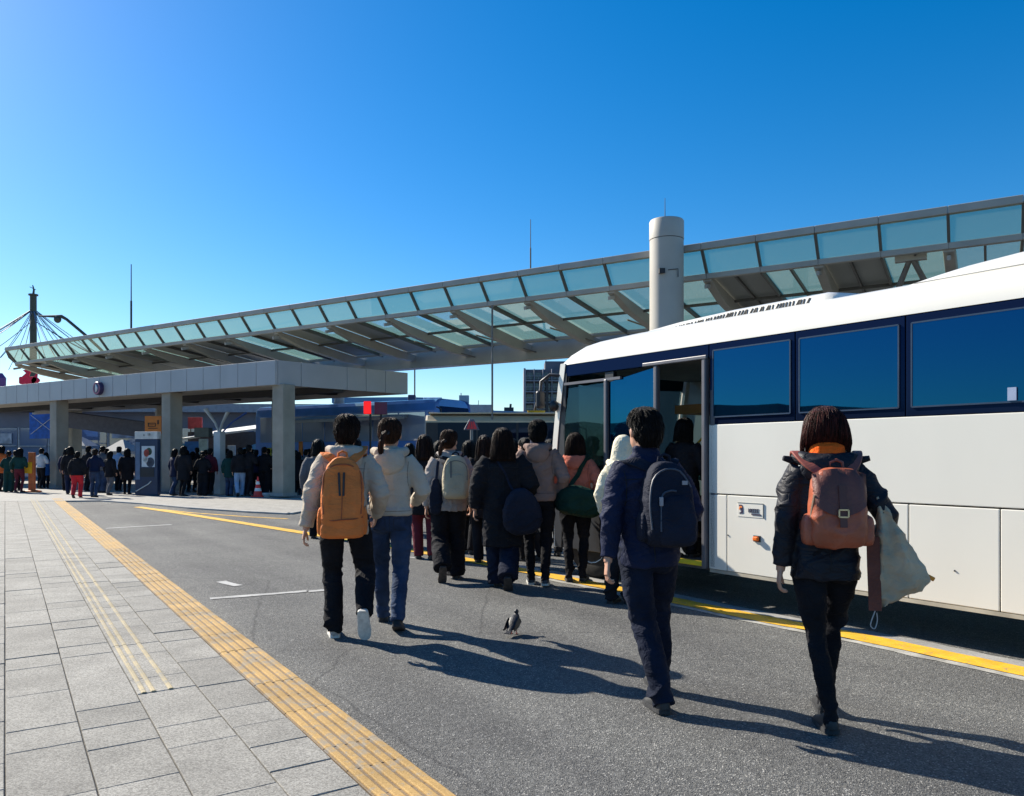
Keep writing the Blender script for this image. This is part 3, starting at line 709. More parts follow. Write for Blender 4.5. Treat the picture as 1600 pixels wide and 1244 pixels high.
tent(430, 40, 2.6, 2.1, (.10, .3, .55), 'blue market tent behind the right column')
def board(name, px, y0, y1, wpx, d, col, label, cat='board'):
    z0, z1 = hz(y1, d), hz(y0, d); wd = wpx * d / 1200
    o = MB().box((0, 0, 0), (wd, .08, z1 - z0)).build(name, pmat('m_' + name + str(px), col, .55, .2, 5), loc=(at(px, d), d, (z0 + z1) / 2), bevel=.01)
    tag(o, label, cat); k = MB().tube([(-wd * .35, .06, 0), (-wd * .35, .06, .03 - (z0 + z1) / 2)], .03, 6); k.tube([(wd * .35, .06, 0), (wd * .35, .06, .03 - (z0 + z1) / 2)], .03, 6); k.build('legs', M_DARK, o)
    return o
board('blue_board', 300, 690, 735, 22, 36, (.03, .16, .42), 'blue board left of the white post')
board('green_print_board', 318, 686, 712, 14, 35, (.5, .55, .48), 'pale board with green print beside the white post')
board('red_oval_board', 305, 652, 670, 22, 40, (.4, .06, .07), 'dark red board hanging under the flat roof')
board('cyan_board', 291, 694, 712, 12, 37, (.05, .3, .42), 'small cyan board left of the white post')
board('pale_menu', 362, 696, 712, 12, 36, (.5, .5, .5), 'pale menu board right of the white post')
board('pale_placard', 408, 694, 712, 10, 36, (.45, .47, .5), 'small pale placard left of the right column')
board('yellow_board', 421, 700, 745, 8, 34, (.5, .42, .03), 'narrow yellow board left of the right column')
board('orange_board', 470, 690, 712, 6, 32, (.7, .2, .02), 'narrow orange board right of the right column')
board('shop_dark_board', 500, 680, 735, 30, 36, (.03, .03, .04), 'dark board behind the orange backpack person')
# dark interior wall which closes the hall
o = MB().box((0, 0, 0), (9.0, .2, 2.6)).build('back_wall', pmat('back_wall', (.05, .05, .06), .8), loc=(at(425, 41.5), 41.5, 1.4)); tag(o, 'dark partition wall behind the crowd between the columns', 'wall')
# bright sloping shelter roof carried on a white post
so = empty('bus_shelter', (at(343, 27.6), 27.6, .04), 0, 'white post with forked top carrying a bright sloping shelter roof', 'shelter')
M_WPOST = pmat('white_post', (.52, .52, .50), .6, .1, 3, .1, 30)
MB().box((0, 0, 1.12), (.29, .29, 2.24), Matrix.Rotation(-.35, 3, 'Z')).build('post', M_WPOST, so, bevel=.02)
MB().tube([(0, 0, 2.2), (-.15, 0, 2.55), (-.5, 0, 3.05)], [.09, .08, .15], 10, flat=(1, .45)).build('fork_arm', M_WPOST, so, smooth=True)
MB().tube([(0, 0, 2.2), (.1, 0, 2.55), (.3, 0, 2.95)], [.09, .08, .13], 10, flat=(1, .45)).build('fork_arm', M_WPOST, so, smooth=True)
MB().tube([(.05, .1, 2.2), (.35, .3, 2.6), (.75, .6, 2.95)], [.06, .06, .1], 10, flat=(1, .45)).build('fork_arm', pmat('blue_arm', (.06, .12, .35), .5), so, smooth=True)
def sp(px, d, py): return Vector((at(px, d), d, hz(py, d))) - so.location
a, b = sp(280, 38, 688), sp(434, 36.5, 668); bk = Vector((.9, 3.2, .55))
MB().extrude([a, b, b + bk, a + bk], (0, 0, .09)).build('roof_panel', pmat('shelter_white', (.75, .74, .70), .5, .06), so, bevel=.01)
a2, b2 = sp(450, 29.3, 662), sp(630, 28.5, 655)
MB().extrude([a2, b2, b2 + Vector((0, 4, .4)), a2 + Vector((0, 4, .4))], (0, 0, .12)).build('roof_panel', pmat('shelter_grey', (.2, .2, .2), .6), so, bevel=.01)
MB().box(tuple(sp(318, 29, 676)), (.55, .4, .36)).build('loudspeaker_box', pmat('box_olive', (.12, .12, .09), .6), so, bevel=.02)

# advertising kiosk and orange sign
ks_ = empty('advertising_board', (at(231, 26.6), 26.6, .04), -.12, 'dark blue advertising board with a portrait poster beside a column', 'advertising board')
M_KB = pmat('kiosk_blue', (.016, .032, .075), .4, .15, 3)
MB().box((0, 0, .98), (.84, .22, 1.95)).build('cabinet', M_KB, ks_, bevel=.03)
MB().box((0, 0, 2.08), (.84, .22, .26)).build('header', pmat('kiosk_header', (.6, .58, .54), .5, .15, 5), ks_, bevel=.01)
obj('lettering', text_mesh('a   1F:', .12), M_DARK, ks_, loc=(.05, -.118, 2.1)).rotation_euler = (R(90), 0, 0)
MB().box((-.30, -.116, 1.2), (.16, .012, 1.3)).build('side_panel', pmat('kiosk_steel', (.10, .15, .24), .4), ks_)
po = MB().box((.09, -.118, 1.35), (.48, .016, .72)).build('poster', pmat('poster_paper', (.55, .58, .6), .5, .08), ks_)
def pblob(c, rx, rz, col, nm, dy=0):
    mb = MB(); mb.loft([[(c[0] + rx * cos(2*pi*j/18) * k, -.128 - dy, c[1] + rz * sin(2*pi*j/18) * k) for j in range(18)] for k in (1, .5)]); mb.loft([[(c[0] + rx * cos(2*pi*j/18) * .5, -.128 - dy, c[1] + rz * sin(2*pi*j/18) * .5) for j in range(18)]] * 2); mb.build(nm, pmat('print_' + nm, col, .5, .2, 12), po)
pblob((.17, 1.15), .15, .17, (.10, .12, .17), 'printed_shoulder'); pblob((.12, 1.52), .11, .13, (.07, .12, .08), 'printed_hair', .002)
pblob((.03, 1.47), .10, .13, (.6, .12, .09), 'printed_face', .004); pblob((.0, 1.24), .09, .11, (.75, .75, .72), 'printed_scarf', .006)
MB().box((.05, -.118, .80), (.5, .016, .30)).build('lower_panel', M_DARK, ks_)
MB().tube([(-.35, -.13, .15), (.1, -.13, .4), (.2, -.13, .5)], .02, 6).build('scuff_strip', M_WPOST, ks_)
og = empty('orange_sign', (at(240, 28.5), 28.5, 0), 0, 'square orange sign with dark sketch above the advertising board', 'sign')
zc = hz(664, 28.5)
MB().box((0, 0, zc), (.62, .1, .66)).build('panel', pmat('sign_orange', (.62, .17, .015), .5, .12, 4), og, bevel=.02)
MB().tube([(0, .08, 0), (0, .08, zc)], .04, 6).build('post', M_DARK, og)
for a, b, c, d_ in ((-.05, .06, .26, .03), (-.05, -.06, .26, .025), (-.05, .0, .2, .02), (.0, -.13, .34, .03), (-.17, .0, .03, .14), (.09, .0, .03, .14), (.19, .1, .06, .16)):
    MB().box((a, -.055, zc + b), (c, .015, d_)).build('mark', pmat('mark_dark', (.08, .03, .01), .6), og)

# cone, orange stand, roof signs
cn = empty('traffic_cone', (at(403, 25.6), 25.6, .04), 0, 'red and white traffic cone beside the right column', 'traffic cone')
MB().box((0, 0, .02), (.36, .36, .04)).build('base', pmat('cone_red', (.7, .03, .02), .5), cn, bevel=.01)
zz = [0.04, .2, .3, .42, .52, .68]; rr = [.15, .115, .093, .067, .046, .02]
for k in range(5):
    mb = MB(); mb.tube([(0, 0, zz[k]), (0, 0, zz[k + 1])], [rr[k], rr[k + 1]], 16); mb.build('band', pmat('cone_red', (.7, .03, .02)) if k % 2 == 0 else pmat('cone_white', (.8, .8, .78), .5), cn)
ws = MB(); ws.loft([[(r * cos(2*pi*j/18), r * sin(2*pi*j/18), z) for j in range(18)] for r, z in ((.14, 0), (.19, .08), (.2, .12), (.16, .13))]); o = ws.build('white_basin', pmat('basin', (.6, .65, .68), .4), loc=(at(415, 25.8), 25.8, .04)); tag(o, 'low pale basin on the ground beside the traffic cone', 'basin')
os_ = empty('orange_stand', (at(50, 29), 29, .04), .1, 'narrow orange stand with yellow notice at the far left', 'stand')
MB().box((0, 0, .78), (.22, .12, 1.45)).build('post', pmat('stand_orange', (.55, .13, .03), .5, .2, 5), os_, bevel=.01)
MB().loft([[(r * cos(2*pi*j/18), r * .8 * sin(2*pi*j/18), z) for j in range(18)] for r, z in ((.33, 0), (.33, .05), (.2, .08))]).build('base', pmat('stand_orange', (.55, .13, .03)), os_)
MB().box((-.14, -.08, .92), (.36, .03, .42)).build('notice', pmat('notice_yellow', (.8, .42, .01), .5), os_)
rs = empty('red_roof_sign', (at(42, 47), 47, hz(604, 47)), 0, 'bright red sign shape standing on the roof at the far left', 'sign')
M_RED = pmat('sign_bright_red', (.8, .01, .05), .45)
ov = [(.72 * cos(t), .28 * sin(t)) for t in [2*pi*i/20 for i in range(20)]]
MB().extrude([(max(-.5, x * 1.05), 0, .38 + max(-.26, min(.24, z))) for x, z in ov], (0, .12, 0)).build('body', M_RED, rs, bevel=.02)
MB().extrude([(.25, 0, .4), (.62, 0, .85), (.58, 0, .35), (.35, 0, .1)], (0, .1, 0)).build('fin', M_RED, rs)
MB().extrude([(-.3, -.02, .6), (-.05, -.02, .82), (-.25, -.02, 1.0), (.0, -.02, 1.04), (.25, -.02, 1.0), (.15, -.02, .75), (.1, -.02, .6)], (0, .1, 0)).build('crest', M_RED, rs)
MB().extrude([(-.1, 0, .14), (.1, 0, .14), (.05, 0, -1.0), (-.05, 0, -1.0)], (0, .08, 0)).build('leg', M_RED, rs)
o = MB().loft([[(r * cos(2*pi*j/14), r * sin(2*pi*j/14), z) for j in range(14)] for r, z in ((.03, -1.5), (.04, -.35), (.28, -.3), (.3, .2), (.1, .5))]).build('purple_lantern', pmat('lantern_purple', (.12, .05, .2), .5), loc=(at(1, 47), 47, hz(596, 47))); tag(o, 'small purple lantern at the left edge of the photo', 'lantern')

# tall mast with guy cables and a street lamp, far left
MD = 66.0
ms = empty('cable_mast', (at(52, MD), MD, 0), 0, 'dark mast with guy cables fanning out at the far left', 'mast')
M_MAST = pmat('mast_blue', (.06, .06, .04), .5, .1)
zt = hz(462, MD)
MB().tube([(0, 0, 0), (0, 0, zt)], [.3, .26], 12).build('pole', M_MAST, ms, smooth=True)
MB().tube([(0, 0, zt), (0, 0, zt + .12)], .38, 12).build('collar', M_MAST, ms)
MB().tube([(0, 0, zt), (.05, 0, zt + .5), (-.05, 0, zt + .9)], [.1, .08, .04], 8).build('finial', M_MAST, ms)
MB().bar((-.3, 0, zt + .75), (.22, 0, zt + .5), .05, .05).build('finial_arm', M_MAST, ms)
cr = random.Random(5)
M_CABLE = pmat('cable_blue', (.14, .2, .32), .5, .1)
for i in range(26):
    an = 2 * pi * i / 26 + cr.uniform(-.1, .1); rr_ = cr.uniform(5.0, 8.5); z0 = zt - cr.choice((1.1, 1.2, 2.1))
    P = []
    for k in range(9):
        t = k / 8; P.append((rr_ * t * cos(an), rr_ * t * sin(an), z0 + (hz(572, MD) - z0) * t - .35 * sin(pi * t)))
    MB().tube(P, .028, 5).build('cable', M_CABLE if i % 3 else M_MAST, ms, smooth=True)
sl = empty('street_lamp', (at(172, 52), 52, 0), 0, 'dark street lamp with long curved arm above the canopy end', 'street lamp')
MB().tube([(0, 0, 0), (0, 0, hz(560, 52)), (at(135, 52) - at(172, 52), 0, hz(525, 52)), (at(104, 52) - at(172, 52), 0, hz(499, 52)), (at(96, 52) - at(172, 52), 0, hz(494.5, 52)), (at(88, 52) - at(172, 52), 0, hz(494.5, 52)), (at(62, 52) - at(172, 52), 0, hz(494, 52))], [.12, .11, .1, .1, .12, .1, .05], 8).build('arm', M_MAST, sl, smooth=True)
MB().ell((at(90, 52) - at(172, 52), 0, hz(499, 52)), .24, .2, .26, 12, 8).build('lamp_head', M_MAST, sl, smooth=True)

# low wooded hill on the other side of the square (it shows in the coach windows)
hl = MB(); n_ = 90; ridge = []
for i in range(n_ + 1):
    y_ = -140 + i * 3.2; ridge.append((y_, 8.0 + 3.2 * noise.noise((y_ * .035, 1.3, 0)) + 1.2 * noise.noise((y_ * .15, 4.1, 0)) + .5 * noise.noise((y_ * .5, 9, 0))))
secs = [[(-112, y_, -.3) for y_, h in ridge], [(-116, y_, h * .6) for y_, h in ridge], [(-122, y_, h) for y_, h in ridge], [(-150, y_, h * .9) for y_, h in ridge], [(-190, y_, -.3) for y_, h in ridge]]
hl.loft(secs, cap=False, closed_ring=False)
o = hl.build('hill', pmat('wooded_hill', (.03, .04, .022), .95, .4, .8, .6, 3)); tag(o, kind='structure')
# ---------------------------------------------------------------- the white coach
BUSO = Vector((.58, 9.24, 0)); BD = Vector((.589, -.808, 0))
M_BW = pmat('bus_white', (.77, .735, .65), .3, .03, 1.2, .02, 5, coat=.4, stretch=(1, 1, .35))
M_BAND = glass_mat('bus_band', (.01, .01, .01), ior=1.7, rough=.08, diff=1.0, diff_col=(.006, .011, .028), gcol=(.03, .09, .28))
M_BGL = glass_mat('bus_glass', (.02, .03, .05), ior=2.3, rough=.012, diff=.95, diff_col=(.001, .006, .018), gcol=(.03, .40, .88))
M_BGL2 = glass_mat('bus_door_glass', (.42, .52, .55), ior=1.6, rough=.015, diff=.25, diff_col=(.01, .03, .03), gcol=(.25, .5, .7))
M_SILV = pmat('silver_trim', (.13, .126, .14), .45, .08, metal=.3)
M_BLK = pmat('bus_black', (.014, .014, .018), .45, .1)
M_GAP = pmat('panel_gap', (.012, .012, .012), .8, .1)
bus = empty('white_coach', BUSO, atan2(BD.y, BD.x), 'white coach with dark tinted windows standing with its door open', 'coach')
BL, BWD = 8.6, 2.3
SK, PL, WB, WT = .30, 1.05, 1.72, 2.50     # skirt, lower panel line, window band bottom and top
DX0, DX1 = 1.57, 2.19
def panel(x0, x1, z0, z1, name, mat, y=0.0, th=.04, bevel=.006, parent=None):
    return MB().box(((x0 + x1) / 2, y + th / 2, (z0 + z1) / 2), (x1 - x0, th, z1 - z0)).build(name, mat, parent or bus, bevel=bevel)
# left side: lower hatches, upper panels
g_ = .004
hx = [DX1 + .055, 2.46, 4.165, 4.80, 5.5, 7.2, BL]
for a, b in zip(hx, hx[1:]):
    if abs(a - 5.5) < .01: continue
    panel(a + g_, b - g_, SK + .03, PL - g_, 'hatch', M_BW)
MB().bar((5.5, .02, PL - .05), (7.2, .02, PL - .05), .04, .09).build('arch_panel', M_BW, bus)
MB().box((2.25 + (BL - 2.25) / 2, .028, SK + .012), (BL - 2.26, .05, .03)).build('sill_trim', pmat('sill_trim', (.42, .38, .30), .6, .2, 4), bus)
ux = [DX1 + .055, 5.5, BL]
for a, b in zip(ux, ux[1:]): panel(a + g_ * .3, b - g_ * .3, PL + .006, WB - .003, 'side_panel', M_BW)
panel(DX1 + .05, BL, SK + .03, WT, 'inner_skin', M_GAP, y=.042, th=.02, bevel=0)
panel(0.0, BL, SK + .1, WT, 'far_side', M_BW, y=BWD - .05, th=.05, bevel=.01)
# dark window band and panes
wx = [(2.30, 3.14), (3.23, 4.09), (4.19, 5.25), (5.33, 6.35), (6.43, 7.4), (7.48, 8.4)]
bx0 = [DX1 + .055, 3.185, 4.14, 5.29, 6.39, 7.44, BL]
for a, b in zip(bx0, bx0[1:]): panel(a + .004, b - .004, WB, WT - .002, 'window_surround', M_BAND, y=.004, th=.03)
for i, (a, b) in enumerate(wx):
    wn_ = panel(a, b, 1.79, 2.43, 'window', M_BGL, y=-.003, th=.006, bevel=.002)
    fr = MB(); zA, zB = 1.79, 2.43
    for p, q in (((a, zA), (b, zA)), ((b, zA), (b, zB)), ((b, zB), (a, zB)), ((a, zB), (a, zA))):
        fr.bar((p[0], -.002, p[1]), (q[0], -.002, q[1]), .012, .012, (0, 1, 0))
    fr.build('window_seal', pmat('window_seal', (.03, .05, .09), .3), wn_)
MB().box((4.88, -.012, 1.845), (.055, .012, .09)).build('window_sticker', pmat('sticker', (.30, .36, .5), .5), bus)
# plinth above the doorway and the front quarter
panel(.0, DX1 + .05, 2.36, WT - .002, 'head_band', M_BAND, y=.004, th=.03)
MB().bar((1.40, -.028, 2.372), (DX1 + .06, -.028, 2.372), .035, .04).build('door_track', M_SILV, bus, bevel=.008)
MB().box((DX0, -.005, 1.35), (.05, .06, 2.02)).build('door_post', M_SILV, bus, bevel=.012)
MB().box((DX1 + .02, -.005, 1.35), (.05, .07, 2.06)).build('door_post', M_SILV, bus, bevel=.012)
MB().box((.82, -.012, 1.62), (.045, .05, 1.30)).build('door_post', M_SILV, bus, bevel=.01)
MB().bar((.10, -.012, 2.27), (1.05, -.012, 2.27), .03, .03).build('trim_strip', M_SILV, bus)
def quad_pane(pts, name, mat, th=.008):
    MB().extrude([(x, .0, z) for x, z in pts], (0, th, 0)).build(name, mat, bus, bevel=.002)
quad_pane([(.12, 1.18), (.72, 1.15), (.78, 1.22), (.78, 2.24), (.16, 2.22), (.06, 1.7)], 'front_quarter_window', M_BGL2)
quad_pane([(.86, 1.0), (1.54, 1.0), (1.54, 2.34), (.86, 2.24)], 'door_window', M_BGL)
panel(-.05, 1.545, SK + .02, 1.0, 'lower_door_panel', M_BLK, y=.01, th=.03)
panel(-.05, .82, 1.0, 1.15, 'lower_door_panel', M_BLK, y=.012, th=.03)
panel(.76, .90, 1.0, 2.36, 'pillar', M_BLK, y=.02, th=.05)
# roof: curved shell with rounded edge, front cap
def rsec(x, k=1.0, drop=0.0):
    h = 2.84 - drop
    pr = [(0.0, WT), (.012, WT + .08), (.06, WT + .18), (.15, WT + .25), (.34, WT + .30), (.7, h - .01), (1.15, h), (1.6, h - .01), (1.96, WT + .30), (2.15, WT + .25), (2.24, WT + .18), (2.288, WT + .08), (2.3, WT)]
    return [(x, y, WT + (z - WT) * k) for y, z in pr]
rf = MB(); S = [rsec(.02, .10), rsec(.05, .32), rsec(.14, .62), rsec(.3, .84), rsec(.55, .95), rsec(1.0, 1.0), rsec(3, 1), rsec(5, 1), rsec(BL - .2, 1), rsec(BL, .9)]
rf.loft(S, cap=True); ro = rf.build('roof', M_BW, bus)
ro.data.polygons.foreach_set('use_smooth', [True] * len(ro.data.polygons)); ro.data.set_sharp_from_angle(angle=R(60))
# raised front ventilation box with louvre slots
vb = MB(); vs_ = []
for x, k in ((1.0, .05), (1.15, .5), (1.5, .8), (2.2, 1), (3.22, 1), (3.33, .8), (3.37, .1)):
    vs_.append([(x, .30, 2.765), (x, .345, 2.765 + .085 * k), (x, .46, 2.775 + .115 * k), (x, .8, 2.80 + .125 * k), (x, 1.5, 2.80 + .115 * k), (x, 1.85, 2.78 + .10 * k), (x, 2.0, 2.77)])
vb.loft(vs_); vo_ = vb.build('roof_vent_box', M_BW, bus)
vo_.data.polygons.foreach_set('use_smooth', [True] * len(vo_.data.polygons)); vo_.data.set_sharp_from_angle(angle=R(60))
vr = random.Random(11)
for i in range(44):
    x = 1.55 + i * .036; h_ = .014 + .042 * min(1, i / 26)
    f_ = min(1, .35 + i / 30)
    MB().bar((x, .3035, 2.772), (x + vr.uniform(-.012, .02), .3035 + .0353 * f_, 2.772 + .0667 * f_), vr.uniform(.010, .022), .012, (0, 1, 0)).build('vent_slot', M_GAP, vo_)
for x in (1.3, 2.2):
    MB().bar((x, .305, 2.788), (x + .85, .305, 2.788), .008, .006).build('vent_seam', pmat('seam', (.3, .3, .29), .6), vo_)
# air-conditioning dome at the back
ac = MB(); q = []
for x, k in ((3.95, .02), (4.06, .25), (4.22, .45), (4.45, .65), (4.8, .82), (5.2, .93), (5.8, 1), (7.4, 1), (7.8, .6), (7.9, .05)):
    q.append([(x, .22, 2.755), (x, .24, 2.755 + .09 * k), (x, .34, 2.765 + .155 * k), (x, .6, 2.79 + .20 * k), (x, 1.15, 2.80 + .22 * k), (x, 1.7, 2.79 + .20 * k), (x, 1.96, 2.765 + .155 * k), (x, 2.06, 2.755 + .09 * k), (x, 2.08, 2.755)])
ac.loft(q); ao = ac.build('air_conditioner', M_BW, bus)
ao.data.polygons.foreach_set('use_smooth', [True] * len(ao.data.polygons)); ao.data.set_sharp_from_angle(angle=R(60))
MB().bar((4.1, .213, 2.775), (8, .213, 2.775), .01, .006).build('seam', pmat('seam', (.3, .3, .29)), ao)
# nose: raked windscreen with white corner pillars, curved in plan
def nose(z, yk):      # front outline at height z: x at fraction yk across
    return -.18 + .20 * max(0, (z - .9) / 1.6) ** 1.5 - .22 * sin(pi * yk)
def nose_sheet(z0, z1, name, mat, out=0.0, nz=6, y0=0.0, y1=1.0, th=.03):
    mb = MB(); secs = []
    for i in range(nz + 1):
        z = z0 + (z1 - z0) * i / nz
        F = [(nose(z, y0 + (y1 - y0) * j / 10) - out, BWD * (y0 + (y1 - y0) * j / 10), z) for j in range(11)]
        B = [(x + th, y, z) for x, y, z in reversed(F)]; secs.append(F + B)
    mb.loft(secs); return mb.build(name, mat, bus)
nose_sheet(.3, 1.05, 'front_panel', M_BW, y0=.03, y1=.97); nose_sheet(1.06, 2.5, 'windscreen', M_BGL2, y0=.05, y1=.95)
nose_sheet(2.3, 2.52, 'front_head_band', M_BAND, out=.004, y0=.02, y1=.98)
for y0, y1 in ((-.004, .045), (.955, 1.004)):
    nose_sheet(.8, 2.52, 'corner_pillar', M_BW, out=.01, y0=y0, y1=y1, th=.09)
MB().extrude([(-.1, .0, .32), (.02, .0, .32), (.12, .0, 2.4), (.02, .0, 2.4), (-.14, .0, 1.1)], (0, .03, 0)).build('front_corner', M_BLK, bus)
for y in (.35, BWD - .35): MB().ell((-.28, y, .72), .08, .17, .1, 14, 8).build('headlight', pmat('lamp_glass', (.7, .7, .68), .15), bus, smooth=True)
panel_back = MB().box((BL - .02, BWD / 2, 1.4), (.04, BWD - .04, 2.15)).build('rear_panel', M_BW, bus, bevel=.01)
# mirror
ma = MB().tube([(.02, .02, 2.38), (-.12, -.06, 2.40), (-.22, -.12, 2.32), (-.22, -.13, 2.16)], .02, 8).build('mirror_arm', M_BLK, bus, smooth=True)
MB().box((-.22, -.13, 2.10), (.07, .12, .22)).build('mirror', M_BLK, ma, bevel=.03)
MB().ell((-.06, -.05, 2.02), .06, .06, .07, 12, 8).build('kerb_mirror', M_BLK, bus, smooth=True)
# interior: floor, steps, ceiling, seats, lamp
M_INT = pmat('bus_interior', (.10, .10, .11), .7, .2, 3)
MB().box((BL / 2, BWD / 2 + .1, .78), (BL - .2, BWD - .35, .06)).build('floor', M_INT, bus)
MB().box((BL / 2, BWD / 2, WT - .06), (BL - .2, BWD - .12, .04)).build('ceiling', pmat('bus_ceiling', (.2, .2, .2), .7), bus)
MB().box(((DX0 + DX1) / 2, .28, .335), (DX1 - DX0 + .02, .5, .05)).build('step', M_INT, bus)
MB().box(((DX0 + DX1) / 2, .62, .58), (DX1 - DX0 + .02, .3, .05)).build('step', M_INT, bus)
st_ = MB().bar((DX0 + .25, .0, .365), (DX1 - .01, .0, .365), .05, .045).build('step_edge', pmat('step_yellow', (.85, .62, .02), .5), bus, bevel=.01)
MB().box((DX1 + .1, .5, 1.2), (.05, 1.0, 1.7)).build('partition', M_INT, bus)
M_SEAT = pmat('seat_cloth', (.05, .14, .12), .85, .4, 12)
def seat(x, y, dark=None):
    s_ = empty('seat', (x, y, .8), 0, parent=bus)
    MB().box((0, 0, .38), (.42, .44, .14)).build('cushion', M_SEAT, s_, bevel=.05)
    mb = MB(); mb.loft([[(.2 + .1 * t, -.22 + .04 * t, .4 + .75 * t), (.3 + .1 * t, -.22 + .04 * t, .4 + .75 * t), (.3 + .1 * t, .22 - .04 * t, .4 + .75 * t), (.2 + .1 * t, .22 - .04 * t, .4 + .75 * t)] for t in (0, .5, .85, 1)])
    mb.build('backrest', M_SEAT, s_, bevel=.04)
for x in (2.5, 3.35, 4.2, 5.05):
    seat(x, .45); seat(x, BWD - .42)
seat(.75, BWD - .45)
mb = MB(); mb.tube([(.28 + .19 * sin(t) * .5, BWD - .45 + .19 * cos(t), 1.42 + .19 * sin(t)) for t in [2*pi*i/16 for i in range(17)]], .015, 6); mb.build('steering_wheel', M_BLK, bus, smooth=True)
MB().box((.2, BWD / 2, 1.15), (.35, BWD - .5, .25)).build('dashboard', M_BLK, bus, bevel=.05)
MB().tube([(DX0 + .12, .35, .8), (DX0 + .14, .4, 1.5), (DX0 + .3, .55, 1.75), (DX0 + .45, .6, 1.5)], .016, 8).build('handrail', pmat('rail_yellow', (.75, .5, .03), .4), bus, smooth=True)
MB().box((DX0 + .28, .5, 2.2), (.16, .05, .07)).build('lamp', pmat('lamp_amber', (.5, .1, .02), .4), bus, bevel=.015)
MB().box((1.3, 1.2, 1.95), (.5, .7, .10)).build('shelf', pmat('shelf_wood', (.5, .22, .05), .6), bus)
# hatch fittings: maker's plate, lettering, side marker lamp, small knobs
pt = panel(2.585, 2.865, .855, .985, 'badge_plate', M_BW, y=-.004, th=.004, bevel=.001)
fr = MB(); fr.bar((2.585, -.006, .985), (2.865, -.006, .985), .003, .004); fr.bar((2.865, -.006, .855), (2.865, -.006, .985), .004, .006, (0, 1, 0)); fr.build('plate_edge', pmat('edge_grey', (.2, .21, .2), .6), pt)
lg = MB(); lg.extrude([(2.60, -.0085, .885), (2.632, -.0085, .905), (2.612, -.0085, .94), (2.603, -.0085, .955), (2.603, -.0085, .965), (2.635, -.0085, .965), (2.645, -.0085, .94), (2.648, -.0085, .89), (2.632, -.0085, .885)], (0, .003, 0)); lg.build('logo_mark', pmat('logo_navy', (.02, .012, .05), .5), pt)
lg = MB(); lg.extrude([(2.603, -.0095, .93), (2.614, -.0095, .955), (2.638, -.0095, .952), (2.641, -.0095, .938), (2.622, -.0095, .94), (2.608, -.0095, .915)], (0, .003, 0)); lg.build('logo_flame', pmat('logo_orange', (.85, .25, .06), .5), pt)
tm = obj('lettering', text_mesh('10EEEE', .052), pmat('letter_ink', (.04, .03, .06), .6), pt, loc=(2.76, -.007, .915)); tm.rotation_euler = (R(90), 0, 0); tm.scale = (.78, 1, 1)
MB().bar((2.74, -.007, .884), (2.84, -.007, .882), .012, .004, (0, 1, 0)).build('underline', pmat('letter_ink', (.04, .03, .06)), pt)
mk = MB().box((2.80, -.022, .665), (.055, .035, .04)).build('marker_lamp', pmat('marker_orange', (.85, .16, .01), .35), bus, bevel=.01)
MB().box((2.80, -.006, .665), (.07, .014, .055)).build('lamp_base', M_BLK, mk)
for x, z in ((2.475, .67), (4.50, .58), (6.1, .8)): MB().ell((x, -.004, z), .007, .006, .007, 8, 6).build('lock_knob', M_BLK, bus)
for y, o_ in ((.17, -1), (BWD - .17, 1)):
    wheel(bus, 6.35, y, .47, o_); wheel(bus, .45, y + (.05 if o_ < 0 else 0), .45, o_)
MB().box((3.7, BWD / 2, .5), (2.6, BWD - .3, .3)).build('underbody', M_GAP, bus)
# ---------------------------------------------------------------- people
M_SKIN = pmat('skin', (.50, .27, .18), .5, .06, 8, .05, 90)
def cloth(name, col, var=.10, bump=.35, bs=45, rough=.85, sheen=0.0, stretch=(1, 1, 1), spec=.12):
    if 'cloth_' + name in MATS: return MATS['cloth_' + name]
    m = pmat('cloth_' + name, col, rough, var, 5, bump, bs, sheen=sheen, stretch=stretch, spec=spec)
    n, l = m.node_tree.nodes, m.node_tree.links; b = n['Principled BSDF']      # add fine sharp creases over the weave
    tc = n.new('ShaderNodeTexCoord'); mp = n.new('ShaderNodeMapping'); mp.inputs['Scale'].default_value = (1, 1, 1.7); mp.inputs['Rotation'].default_value = (.3, .5, .2); l.new(tc.outputs['Object'], mp.inputs[0])
    nz = n.new('ShaderNodeTexNoise'); nz.inputs['Scale'].default_value = 7; nz.inputs['Detail'].default_value = 2.5; nz.inputs['Distortion'].default_value = 1.6; l.new(mp.outputs[0], nz.inputs['Vector'])
    a = n.new('ShaderNodeMath'); a.operation = 'SUBTRACT'; a.inputs[1].default_value = .5; l.new(nz.outputs['Fac'], a.inputs[0])
    c = n.new('ShaderNodeMath'); c.operation = 'ABSOLUTE'; l.new(a.outputs[0], c.inputs[0])
    d = n.new('ShaderNodeMath'); d.operation = 'POWER'; d.inputs[1].default_value = .6; l.new(c.outputs[0], d.inputs[0])
    bp = n.new('ShaderNodeBump'); bp.inputs['Strength'].default_value = .38; bp.inputs['Distance'].default_value = .03; l.new(d.outputs[0], bp.inputs['Height'])
    old = b.inputs['Normal'].links[0].from_socket if b.inputs['Normal'].links else None
    if old: l.new(old, bp.inputs['Normal'])
    l.new(bp.outputs[0], b.inputs['Normal'])
    return m
def hairmat(name, c1, c2):
    return pmat('hair_' + name, c1, .42, .3, 5, .7, 40, stretch=(14, 14, .8), col2=c2, spec=.10)
H_BLACK = hairmat('black', (.010, .008, .007), (.003, .003, .003))
H_BROWN = hairmat('brown', (.060, .024, .012), (.008, .005, .004))
H_DARKB = hairmat('dark_brown', (.026, .012, .007), (.005, .003, .003))
H_RED = hairmat('reddish', (.060, .015, .012), (.007, .003, .003))

